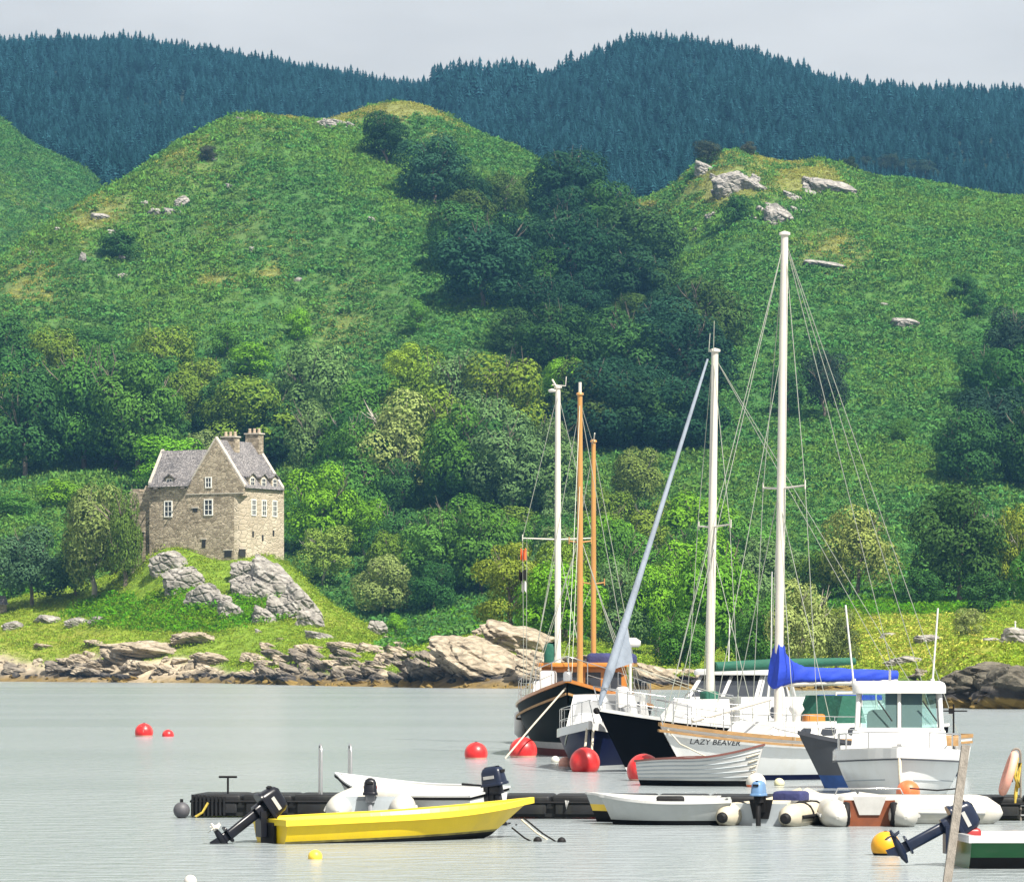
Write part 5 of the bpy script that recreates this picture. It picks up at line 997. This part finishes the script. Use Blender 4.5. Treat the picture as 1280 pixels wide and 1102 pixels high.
# ------------------------------------------------------------------ yachts
def spars(par, x, zb, zt, r=.10, mat=None, lean=0, spread=None, sw=.8, name='mast'):
    q = mb(mat or ALU).tube([(x, 0, zb), (x - lean * .5, 0, (zb + zt) / 2), (x - lean, 0, zt)], [r, r, r * .82], 12); q.m(mat or ALU).lathe([(r * 1.25, 0), (r * 1.25, .06), (.02, .1)], (x - lean, 0, zt), 10)
    m_ = q.build(name, None, par)
    if spread:
        for z_ in spread:
            for sd_ in (1, -1): mb(mat or ALU).tube([(x - lean * .5, 0, z_), (x - lean * .5 - .08, sd_ * sw, z_ + .05)], [.03, .022], 6).tube([(x - lean * .5 - .08, sd_ * sw, z_ - .04), (x - lean * .5 - .08, sd_ * sw, z_ + .18)], .02, 5).build('spreader', None, m_)
    return m_
def yacht(name, label, px, Y, phi, h, bands, deckm, toe, cat='sailing boat', transom=None):
    o = berth(name, label, cat, px, Y, phi, h.L); h.shell(bands, transom=transom or bands[-1][1]).build('hull', None, o)
    h.deck(mb(deckm), .01).build('deck', None, o); h.rail(mb(toe), -.02, .05, .09, .012, aft=True).build('toe_rail', None, o); return o
def standard_rails(o, h, t0=.08, t1=.82, n=6, hh=.62):
    for sd_ in (1, -1): railing(o, [h.pt(t0 + (t1 - t0) * k / (n - 1), h.sheer(t0 + (t1 - t0) * k / (n - 1)) - .01, sd_, -.06) for k in range(n)], hh, .010, 'guard_rail', (.5, 1))
    p = [h.pt(.84, h.sheer(.84), 1, -.06), h.pt(.93, h.sheer(.93), 1, -.05), Vector((h.L + .12, .0, h.sheer(1))), h.pt(.93, h.sheer(.93), -1, -.05), h.pt(.84, h.sheer(.84), -1, -.06)]
    q = mb(STEEL); q.tube([v + Vector((0, 0, hh)) for v in p], .016, 6); q.tube([v + Vector((0, 0, hh * .5)) for v in (p[0], p[1])], .012, 6); q.tube([v + Vector((0, 0, hh * .5)) for v in (p[3], p[4])], .012, 6)
    for k, v in enumerate(p): q.tube([v + Vector((-.15 if k == 2 else 0, .12 if k == 2 else 0, 0)), v + Vector((0, 0, hh))], .015, 6)
    q.build('pulpit', None, o)
# --- white yacht in front
h = Hull(9.0, 2.9, .6, 1.0, .92, 1.36, .62, 1.0, .45, 2.0, .34, .75)
lb = yacht('sailing_yacht', 'white sailing yacht with wooden toe rail and bright blue sail cover on its boom', 824, 96.6, 213, h, [(0, NAVY, 4), (.13, NAVY, 1), (None, GELW, 9)], GEL, TEAK)
h.rail(mb(TEAK), -.16, .03, .06, .02).build('rubbing_strake', None, lb)
hull_text(h, 'LAZY BEAVER', .185, 7.72, .93, 1, M('name_black', (.03, .03, .04), .5), lb, -1, -.045)
c = frus(1.7, 6.6, .98, .88, 1.8, 6.1, .82, 1.42); cab = solid(mb(GEL), c).build('coachroof', None, lb)
for u0, u1 in ((.20, .27), (.34, .44), (.52, .60), (.68, .76)):
    for f_ in 'sp': pane(mb(SMOKE), c, f_, u0, u1, .36, .72, cc=.2).build('cabin_window', None, cab)
c2 = frus(1.2, 3.2, 1.0, .86, 1.3, 3.0, .86, 1.25); solid(mb(GEL), c2).build('cockpit_coaming', None, lb)
mx_ = 5.42; spars(lb, mx_, 1.40, 13.4, .11, ALU, .2, (7.15,), .86)
bm_ = mb(ALU).tube([(mx_ - .1, 0, 2.34), (1.72, 0, 2.40)], .075, 10).build('boom', None, lb)
secs = []
for k in range(41):
    t = k / 40; x_ = mx_ + .16 - t * (mx_ - 1.56); zc_ = 2.50 + .03 * t
    up = .62 * math.exp(-(t / .115) ** 1.6) + .29 - .16 * t; dn = .12 * math.exp(-(t / .10) ** 2) + .15; wd_ = .15 + .08 * math.exp(-(t / .1) ** 2) - .06 * t
    q_ = []
    for j in range(22):
        a_ = 2 * math.pi * j / 22; wr = 1 + .30 * mnoise.noise(Vector((x_ * 3.1 + math.sin(a_) * 1.4, a_ * 1.1, 2.0))) + .16 * mnoise.noise(Vector((x_ * 9, a_ * 2.2, 7.0)))
        q_.append(Vector((x_ - (.12 * max(0, math.sin(a_)) if k < 3 else 0), wd_ * wr * math.cos(a_), zc_ + (up if math.sin(a_) > 0 else dn) * (.55 + .45 * wr) * math.sin(a_))))
    secs.append(q_)
mb(CANV).loft(secs, True, True, True).build('sail_cover', None, lb)
mb(WOOD).rbox((mx_ - .75, .45, 1.50), (.55, .3, .2), .05).build('locker', None, lb); mb(WHITEP).lathe([(.1, 0), (.12, .18), (.2, .3), (.14, .42), (.02, .46)], (mx_ - .3, .35, 1.42), 12).build('cowl_vent', None, lb)
c3 = frus(3.3, 4.3, .85, 1.25, 3.5, 4.0, .75, 2.05); solid(mb(GCAN), c3).build('spray_hood', None, lb); mb(ALU).tube([(3.0, .86, 1.3), (3.0, .80, 2.1), (1.2, .8, 2.12)], .03, 6).tube([(3.0, -.86, 1.3), (3.0, -.80, 2.1), (1.2, -.8, 2.12)], .03, 6).build('awning_frame', None, lb)
mb(ALU).tube([(mx_ + .6, .5, 1.98), (8.2, .25, 1.45)], .05, 8).build('spinnaker_pole', None, lb)
top = Vector((mx_ - .2, 0, 13.3)); sp_ = 7.2
wires(lb, [(top, (8.9, .05, 1.4)), (top, (8.6, -.05, 1.35)), (top, (.05, .4, 1.05)), (top, (.05, -.4, 1.05))] + [(top, (mx_ - .18, s_ * .86, sp_)) for s_ in (1, -1)] + [((mx_ - .18, s_ * .86, sp_), (mx_ - .2, s_ * 1.38, .98)) for s_ in (1, -1)] + [((mx_, 0, 7.0), (mx_ + dx, s_ * 1.36, .98)) for s_ in (1, -1) for dx in (.5, -.7)] + [((mx_ - .1, 0, 10.5), (7.4, 0, 1.3)), (top, (1.75, 0, 2.4))], .0095)
standard_rails(lb, h); mb(ROPE).tube([h.pt(.985, 1.25, 1), h.pt(.985, .9, 1) + Vector((0, .25, 0)), Vector((8.3, 1.2, .55))], .02, 6).build('mooring_line', None, lb)
# --- black hulled yacht with grey furled jib
h = Hull(10.2, 3.1, .6, 1.15, 1.05, 1.62, .6, .95, .45, 2.0, .33, .75)
bb = yacht('sailing_yacht', 'black hulled yacht with a grey furled foresail and a green boom cover', 747, 104.6, 206, h, [(0, WBU, 4), (.12, GEL, 1), (None, BLACKH, 9)], GEL, GEL)
solid(mb(GEL), frus(6.6, 8.3, .72, 1.1, 6.6, 7.6, .6, 1.9)).build('foredeck_trunk', None, bb); c = frus(2.6, 6.6, 1.1, 1.0, 2.8, 6.4, .9, 1.95); cab = solid(mb(GEL), c).build('coachroof', None, bb)
for u0, u1 in ((.24, .34), (.42, .52), (.62, .70)):
    for f_ in 'sp': pane(mb(SMOKE), c, f_, u0, u1, .42, .74, cc=.15).build('cabin_window', None, cab)
mx_ = 6.87; spars(bb, mx_, 1.2, 11.1, .115, ALU, .17, (6.45,), .88); mb(GCAN).tube([(mx_ - .15, 0, 2.75), (mx_ - 2, 0, 2.82), (2.4, 0, 2.9)], [.13, .15, .10], 12).build('boom_cover', None, bb)
mb(GCAN).rbox((mx_, 0, 1.98), (.4, .4, .25), .06).build('mast_boot', None, bb)
f0, f1 = Vector((mx_ + .05, 0, 10.9)), Vector((10.15, 0, 1.75)); pts = [f0.lerp(f1, t) for t in (0, .1, .3, .6, .8, .9, .97, 1)]
j_ = mb(JIB).tube(pts, [.03, .045, .055, .075, .11, .13, .08, .05], 12); a1, a2 = f0.lerp(f1, .76), f0.lerp(f1, .90); j_.poly([a1, a2, a2.lerp(f1, -.1) + Vector((-.62, 0, .1))], (0, .05, 0)).build('furled_foresail', None, bb)
top = Vector((mx_ - .1, 0, 11.05)); wires(bb, [(top, (.1, .4, 1.2)), (top, (.1, -.4, 1.2))] + [(top, (mx_ - .13, s_ * .88, 6.5)) for s_ in (1, -1)] + [((mx_ - .13, s_ * .88, 6.5), (mx_ - .1, s_ * 1.48, 1.15)) for s_ in (1, -1)] + [((mx_, 0, 6.3), (mx_ + dx, s_ * 1.46, 1.15)) for s_ in (1, -1) for dx in (.6, -.6)] + [(a2 + Vector((-.6, 0, .1)), (4.5, .8, 1.3)), (a2 + Vector((-.6, 0, .1)), (4.5, -.8, 1.3))], .0095)
wires(bb, [((mx_ - .05, .14, 11.1), (mx_ - .05, .18, 11.9)), ((mx_ - .05, -.12, 11.1), (mx_ - .1, -.14, 11.6))], .012, 'aerial')
standard_rails(bb, h); mb(WHITEP).rbox((9.0, -.9, 1.95), (.32, .2, .55), .06).build('liferaft_case', None, bb); mb(BLK).lathe([(.05, 0), (.09, .04), (.09, .10), (.05, .14)], (10.22, .06, 1.6), 10, Matrix.Rotation(R(90), 3, 'X')).build('bow_roller', None, bb)
# --- white motor cruiser with raked windscreen, behind
h = Hull(9.0, 3.0, .5, 1.05, 1.1, 1.45, .85, 1.1, .4, 2.4, .28, .8)
mc = yacht('motor_cruiser', 'white motor cruiser with a raked dark windscreen and hard top, behind both yacht masts', 868, 115.5, 250, h, [(0, NAVY, 4), (.12, NAVY, 1), (None, GEL, 8)], GEL, GEL, 'motor boat')
c = frus(3.0, 6.5, 1.1, 1.15, 3.0, 6.2, 1.0, 1.85); solid(mb(GEL), c).build('coachroof', None, mc)
c = frus(2.9, 6.2, 1.1, 1.84, 3.1, 5.2, .98, 2.50); dh = solid(mb(SMOKE), c).build('windscreen', None, mc)
for u in (.04, .3, .55, .8, .97):
    for f_ in 'sp': pane(mb(GEL), c, f_, u - .03, u + .03, 0, 1, .02).build('pillar', None, dh)
for u in (.03, .5, .97): pane(mb(GEL), c, 'f', u - .025, u + .025, 0, 1, .02).build('pillar', None, dh)
mb(GEL).rbox((4.1, 0, 2.58), (2.9, 2.3, .18), .2).build('hard_top', None, mc)
mb(GEL).tube([(2.2, 1.2, 1.2), (3.2, 1.15, 2.52)], .07, 6).tube([(2.2, -1.2, 1.2), (3.2, -1.15, 2.52)], .07, 6).build('radar_arch', None, mc); mb(WHITEP).lathe([(.2, 0), (.26, .06), (.26, .16), (.1, .24)], (3.6, .3, 2.67), 14).build('radar_dome', None, mc)
wires(mc, [((3.2, .6, 2.8), (3.25, .65, 5.6)), ((3.3, -.7, 2.8), (3.2, -.7, 4.2))], .016, 'aerial', WHITEP); standard_rails(mc, h)
# --- blue hooded boat beyond the white yacht
h = Hull(4.5, 2.0, .4, .85, .8, 1.1, .8, .7, .42, 2.2, .3, .75)
bh = yacht('motor_boat', 'white boat with a blue edged clear spray hood, right of the green canvas', 1008, 108, 235, h, [(0, NAVY, 3), (None, GEL, 7)], GEL, GEL, 'motor boat'); c = frus(1.6, 3.3, .85, .85, 1.7, 2.7, .72, 1.95); o_ = solid(mb(LGREY), c).build('spray_hood', None, bh)
for f_ in 'spfa': pane(mb(CANV), c, f_, 0, 1, .9, 1.02, .015).build('hood_trim', None, o_)
# --- navy sloop
h = Hull(7.6, 2.7, .5, 1.0, .95, 1.25, .7, .7, .45, 2.0, .34, .7)
nv = yacht('motor_sailer', 'navy blue hulled boat with a white cabin and radar pole, bow towards the viewer', 737, 106.2, 262, h, [(0, REDAF, 4), (.10, GEL, 1), (None, NAVY, 9)], GEL, GEL)
h.rail(mb(GEL), -.16, .03, .14, .015).build('rubbing_strake', None, nv)
solid(mb(GEL), frus(4.7, 6.5, .62, 1.05, 4.7, 6.0, .5, 1.5)).build('foredeck_trunk', None, nv); c = frus(1.4, 4.9, 1.0, 1.0, 1.6, 4.3, .84, 1.98); cab = solid(mb(GEL), c).build('cabin', None, nv)
for f_ in 'sp':
    for u0, u1 in ((.14, .38), (.44, .66), (.72, .9)): pane(mb(LGREY if u0 > .4 else SMOKE), c, f_, u0, u1, .34, .80, cc=.12).build('cabin_window', None, cab)
for u0, u1 in ((.08, .46), (.54, .92)): pane(mb(M('grey_screen', (.28, .29, .30), .15, .1, 2)), c, 'f', u0, u1, .25, .82).build('windscreen', None, cab)
mb(WHITEP).tube([(.5, .3, 1.0), (.5, .3, 3.3)], .04, 8).build('radar_pole', None, nv); mb(WHITEP).lathe([(.24, 0), (.30, .05), (.30, .17), (.16, .26)], (.5, .3, 3.3), 18).build('radar_dome', None, nv)
standard_rails(nv, h); wires(nv, [((7.4, .08, 1.2), (8.1, .1, .25)), ((7.4, -.08, 1.2), (8.1, -.1, .25))], .035, 'mooring_line', ROPE)
mb(WIRE).lathe([(.14, 0), (.14, .03), (.11, .03), (.11, 0)], (6.6, -.74, .78), 16, Matrix.Rotation(R(78), 3, 'X')).build('hull_ring', None, nv)
# --- ketch
h = Hull(12.0, 4.2, .9, 1.5, 1.45, 2.3, .6, 1.0, .48, 2.3, .33, .62)
kt = yacht('wooden_ketch', 'dark green wooden ketch with a varnished wheelhouse and two orange brown masts', 709, 120.5, 264, h, [(0, REDAF, 5), (.22, REDAF, 1), (.42, LGREY, 1), (None, GREENB, 10)], TEAK, WOOD)
h.rail(mb(TEAK), -.42, .03, .07, .03).build('rubbing_strake', None, kt); h.rail(mb(WOOD), -.04, .14, .08, .04, aft=True).build('cap_rail', None, kt)
c = frus(3.4, 6.4, 1.38, 1.5, 3.5, 6.2, 1.34, 2.72); wh = solid(mb(WOOD), c).build('wheelhouse', None, kt)
for u0, u1 in ((.06, .26), (.30, .48), (.52, .70), (.74, .94)): pane(mb(SMOKE), c, 'f', u0, u1, .38, .86).build('wheelhouse_window', None, wh)
for f_ in 'sp':
    for u0, u1 in ((.06, .3), (.36, .62), (.68, .94)): pane(mb(SMOKE), c, f_, u0, u1, .38, .86).build('wheelhouse_window', None, wh)
mb(WOOD).rbox((4.85, 0, 2.79), (3.2, 3.0, .13), .2).build('wheelhouse_roof', None, kt)
c = frus(7.0, 9.6, .95, 1.5, 7.1, 9.4, .85, 2.05); solid(mb(GEL), c).build('coachroof', None, kt)
spars(kt, 7.6, 1.6, 11.2, .095, SPRUCE, .0, (6.6,), .35); spars(kt, 2.6, 1.5, 10.0, .088, SPRUCE, .0, (5.4,), .35, 'mizzen_mast'); mb(ALU).tube([(7.6, 0, 11.2), (7.6, 0, 11.6)], .05, 8).build('masthead_light', None, kt); mb(ALU).tube([(2.6, 0, 10.0), (3.3, .1, 10.25)], .02, 6).build('wind_vane', None, kt)
wires(kt, [((7.6, 0, 11.0), (11.8, 0, 2.4)), ((7.6, 0, 8.5), (10.6, 0, 2.1))] + [((7.6, 0, z_), (7.4 + dx, s_ * 1.68, 1.6)) for s_ in (1, -1) for z_, dx in ((10.9, 0), (6.8, .4), (6.8, -.6))] + [((2.6, 0, z_), (2.4 + dx, s_ * 1.55, 1.6)) for s_ in (1, -1) for z_, dx in ((9.8, 0), (5.5, .4))] + [((7.6, 0, 11.0), (2.6, 0, 9.9))], .0105)
mb(NCAN).rbox((4.2, .35, 3.0), (1.2, .8, .32), .14).build('dinghy_cover', None, kt); mb(NCAN).rbox((4.2, 1.2, 3.0), (1.2, .6, .30), .13).build('dinghy_cover', None, kt)
mb(WHITEP).rbox((6.4, -1.1, 2.1), (.9, .5, 1.0), .08).build('deck_locker', None, kt); standard_rails(kt, h, .08, .8, 8, .75)
for k, (t_, m_) in enumerate(((.42, WHITEP), (.36, GREYT))):
    p = h.pt(t_, .9, -1, .22); mb(m_).tube([p + Vector((0, 0, .45)), p + Vector((0, 0, .32)), p + Vector((0, 0, -.32)), p + Vector((0, 0, -.45))], [.05, .2, .2, .05], 14).build('fender', None, kt)
mb(ROPE).tube([(11.85, -.05, 2.1), (12.6, -1.0, .95), (13.2, -1.75, .0)], .028, 6).build('mooring_line', None, kt); mb(STEEL).rbox((11.8, .0, 2.45), (.5, .25, .3), .08).build('anchor_winch', None, kt)
# --- white masted yacht moored behind the ketch
h = Hull(9.5, 2.5, .5, 1.0, .95, 1.25, .65, .8, .45, 2.0, .33, .75)
wy = yacht('sailing_yacht', 'yacht hidden behind the green ketch, showing its tall white mast and green sail bag', 693, 136.5, 268, h, [(0, NAVY, 4), (None, GEL, 7)], GEL, GEL)
c = frus(3.0, 6.6, .95, .9, 3.1, 6.0, .8, 2.2); solid(mb(GEL), c).build('cabin', None, wy); spars(wy, 4.6, 1.3, 12.55, .115, ALU, .12, (7.2,), 1.25); mb(GCAN).rbox((4.0, -.22, 3.1), (1.2, .55, .95), .2).build('sail_bag', None, wy)
mb(ALU).lathe([(.10, 0), (.14, .04), (.14, .08), (.03, .12)], (4.6, -.2, 12.4), 12).tube([(4.6, -.2, 12.66), (4.6, .28, 12.62), (4.6, .3, 12.95)], .018, 6).tube([(4.6, -.05, 12.6), (4.6, -.2, 12.85)], .035, 6).build('masthead_instruments', None, wy)
wires(wy, [((4.5, 0, 12.4), (9.3, 0, 1.3)), ((4.5, 0, 12.4), (.1, 0, 1.1))] + [((4.5, 0, 12.4), (4.45, s_ * 1.25, 7.25)) for s_ in (1, -1)] + [((4.45, s_ * 1.25, 7.25), (4.5, s_ * 1.2, 1.1)) for s_ in (1, -1)] + [((4.5, 0, 7.1), (4.5 + dx, s_ * 1.2, 1.1)) for s_ in (1, -1) for dx in (.6, -.6)] + [((4.4, -1.1, 7.25), (4.4, -1.12, 1.6))], .0105)
standard_rails(wy, h)
def flag(z0, z1, m_, w_, dx=0):
    q = mb(m_); secs = [[Vector((4.4 + .1 * math.sin(k * 1.1), -1.12 - w_ * k / 6, z_ + .05 * math.sin(k * 1.3 + z_))) for z_ in (z0, z1)] for k in range(7)]; q.loft(secs, False, False, True); secs2 = [[v + Vector((.02, 0, 0)) for v in s_] for s_ in secs]; q.loft(secs2, False, False, True); q.build('signal_flag', None, wy)
flag(6.45, 6.85, FLAGR, .20); flag(5.75, 6.1, BLK, .26); flag(5.35, 5.7, WHITEP, .16)
# --- grey hull behind the cabin boat
h = Hull(3.3, 1.9, .5, .95, .95, 1.25, .8, .75, .45, 1.9, .36, .8)
gh = yacht('motor_boat', 'dark grey boat with blue bottom paint showing its bow left of the cabin boat', 998, 91.2, 203, h, [(0, BLUEAF, 4), (.30, BLUEAF, 2), (None, GREYH, 7)], GREYH, GREYH, 'motor boat'); c = frus(.5, 1.8, .6, .9, .6, 1.6, .5, 1.1); solid(mb(GREYH), c).build('cuddy', None, gh)
# --- white cabin boat, bow on
h = Hull(6.0, 2.78, .35, .95, .92, 1.05, .92, .45, .5, 3.4, .26, .50)
fb = yacht('cabin_boat', 'white cabin boat seen bow on with two large windscreen panes and two whip aerials', 1124, 83.2, 264.5, h, [(0, GELW, 4), (.75, GELW, 7), (None, GELW, 3)], GEL, GEL, 'motor boat')
h.rail(mb(GEL), -.16, .06, .20, .035, aft=True).build('bulwark', None, fb); h.rail(mb(GREYH), -.20, .03, .03, .035).build('rubbing_strake', None, fb)
for sd_ in (1, -1): h.line(mb(GREYT), .55, .95, 0, .012, sd_, 16, lambda t: .42 - .25 * (.95 - t)).build('spray_rail', None, fb)
c = frus(1.2, 4.6, 1.02, .95, 1.2, 4.1, .98, 1.42); solid(mb(GEL), c).build('cabin_trunk', None, fb)
c = frus(1.6, 3.75, .90, 1.41, 1.7, 3.3, .86, 2.25)
wf = MB().m(GEL); top4, bot4 = c[4:], c[:4]
for i in range(4): wf.tube([bot4[i], top4[i]], .055, 8)
wf.tube([(bot4[1] + bot4[2]) / 2, (top4[1] + top4[2]) / 2], .045, 8); wf.tube([(bot4[0] + bot4[1]) / 2, (top4[0] + top4[1]) / 2], .05, 8); wf.tube([(bot4[3] + bot4[2]) / 2, (top4[3] + top4[2]) / 2], .05, 8); wf.box((2.6, .92, 1.44), (2.1, .05, .08)).box((2.6, -.92, 1.44), (2.1, .05, .08)).box((3.74, 0, 1.445), (.06, 1.8, .07)); wfo = wf.build('wheelhouse_frame', None, fb)
for f_, a_ in (('f', ((.05, .47), (.53, .95))), ('s', ((.04, .46), (.54, .96))), ('p', ((.04, .46), (.54, .96)))):
    for u0, u1 in a_: pane(mb(gm), c, f_, u0, u1, .04, .98, -.01, .006).build('windscreen_pane' if f_ == 'f' else 'side_pane', None, wfo)
mb(GEL).rbox((2.45, 0, 2.34), (2.25, 2.0, .26), .25, None, 5).build('roof', None, fb)
for y_ in (-.45, .5): mb(BLK).tube([(3.62, y_, 2.05), (3.78, y_ + .3, 1.62)], .016, 5).build('wiper', None, fb)
mb(CANV).box((1.62, .1, 1.85), (.03, .8, .8)).build('door_curtain', None, fb); mb(WHITEP).rbox((2.2, -.45, 1.6), (.5, .5, .5), .12).build('helm_seat', None, fb)
wires(fb, [((2.4, -.98, 2.4), (2.2, -1.16, 4.12)), ((2.4, .72, 2.4), (2.3, .84, 4.05))], .022, 'whip_aerial', WHITEP)
for y_ in (-.98, .72): mb(WHITEP).tube([(2.4, y_, 2.36), (2.4, y_, 2.52)], .045, 8).build('aerial_mount', None, fb)
mb(STEEL).tube([(2.4, -.2, 2.46), (2.4, -.2, 2.72)], .03, 6).build('light_mast', None, fb)
for sd_ in (1, -1): railing(fb, [h.pt(t, h.sheer(t) + .02, sd_, -.08) for t in (.35, .5, .66, .78)], .38, .018, 'guard_rail', (1,))
q = mb(STEEL).tube([h.pt(.78, h.sheer(.78) + .4, 1, -.08), h.pt(.9, h.sheer(.9) + .4, 1, -.1), h.pt(.9, h.sheer(.9) + .4, -1, -.1), h.pt(.78, h.sheer(.78) + .4, -1, -.08)], .014, 6)
for sd_ in (1, -1): q.tube([h.pt(.9, h.sheer(.9), sd_, -.1), h.pt(.9, h.sheer(.9) + .4, sd_, -.1)], .014, 6)
q.build('pulpit', None, fb)
mb(ROPE).tube([(5.98, 0, .95), (6.1, .02, .5), (6.16, .06, .16)], .04, 8).build('mooring_line', None, fb); mb(STEEL).box((5.5, 0, 1.14), (.3, .1, .06)).box((5.5, 0, 1.1), (.1, .3, .05)).build('deck_cleat', None, fb)
mb(TEAK).rbox((1.0, 1.15, 1.15), (.5, .4, .22), .05).build('fish_box', None, fb); mb(BLK).tube([(.6, 1.2, .95), (.6, 1.2, 1.95)], .02, 6).tube([(.6, .95, 1.8), (.6, 1.5, 1.8)], .016, 6).box((.6, 1.15, 1.8), (.1, .12, .12)).build('rod_rack', None, fb)
# ------------------------------------------------------------------ haze
hz = MB(); hm = bpy.data.materials.new('haze_air'); hm.use_nodes = True; n = hm.node_tree; n.nodes.remove(n.nodes['Principled BSDF'])
pv = n.nodes.new('ShaderNodeVolumePrincipled'); pv.inputs['Color'].default_value = (.20, .52, .95, 1); pv.inputs['Density'].default_value = .00010; pv.inputs['Anisotropy'].default_value = .2
n.links.new(pv.outputs[0], n.nodes['Material Output'].inputs['Volume'])
hz.m(hm).box((0, 1340, 225), (2300, 2760, 464)); tag(hz.build('haze'), kind='stuff')
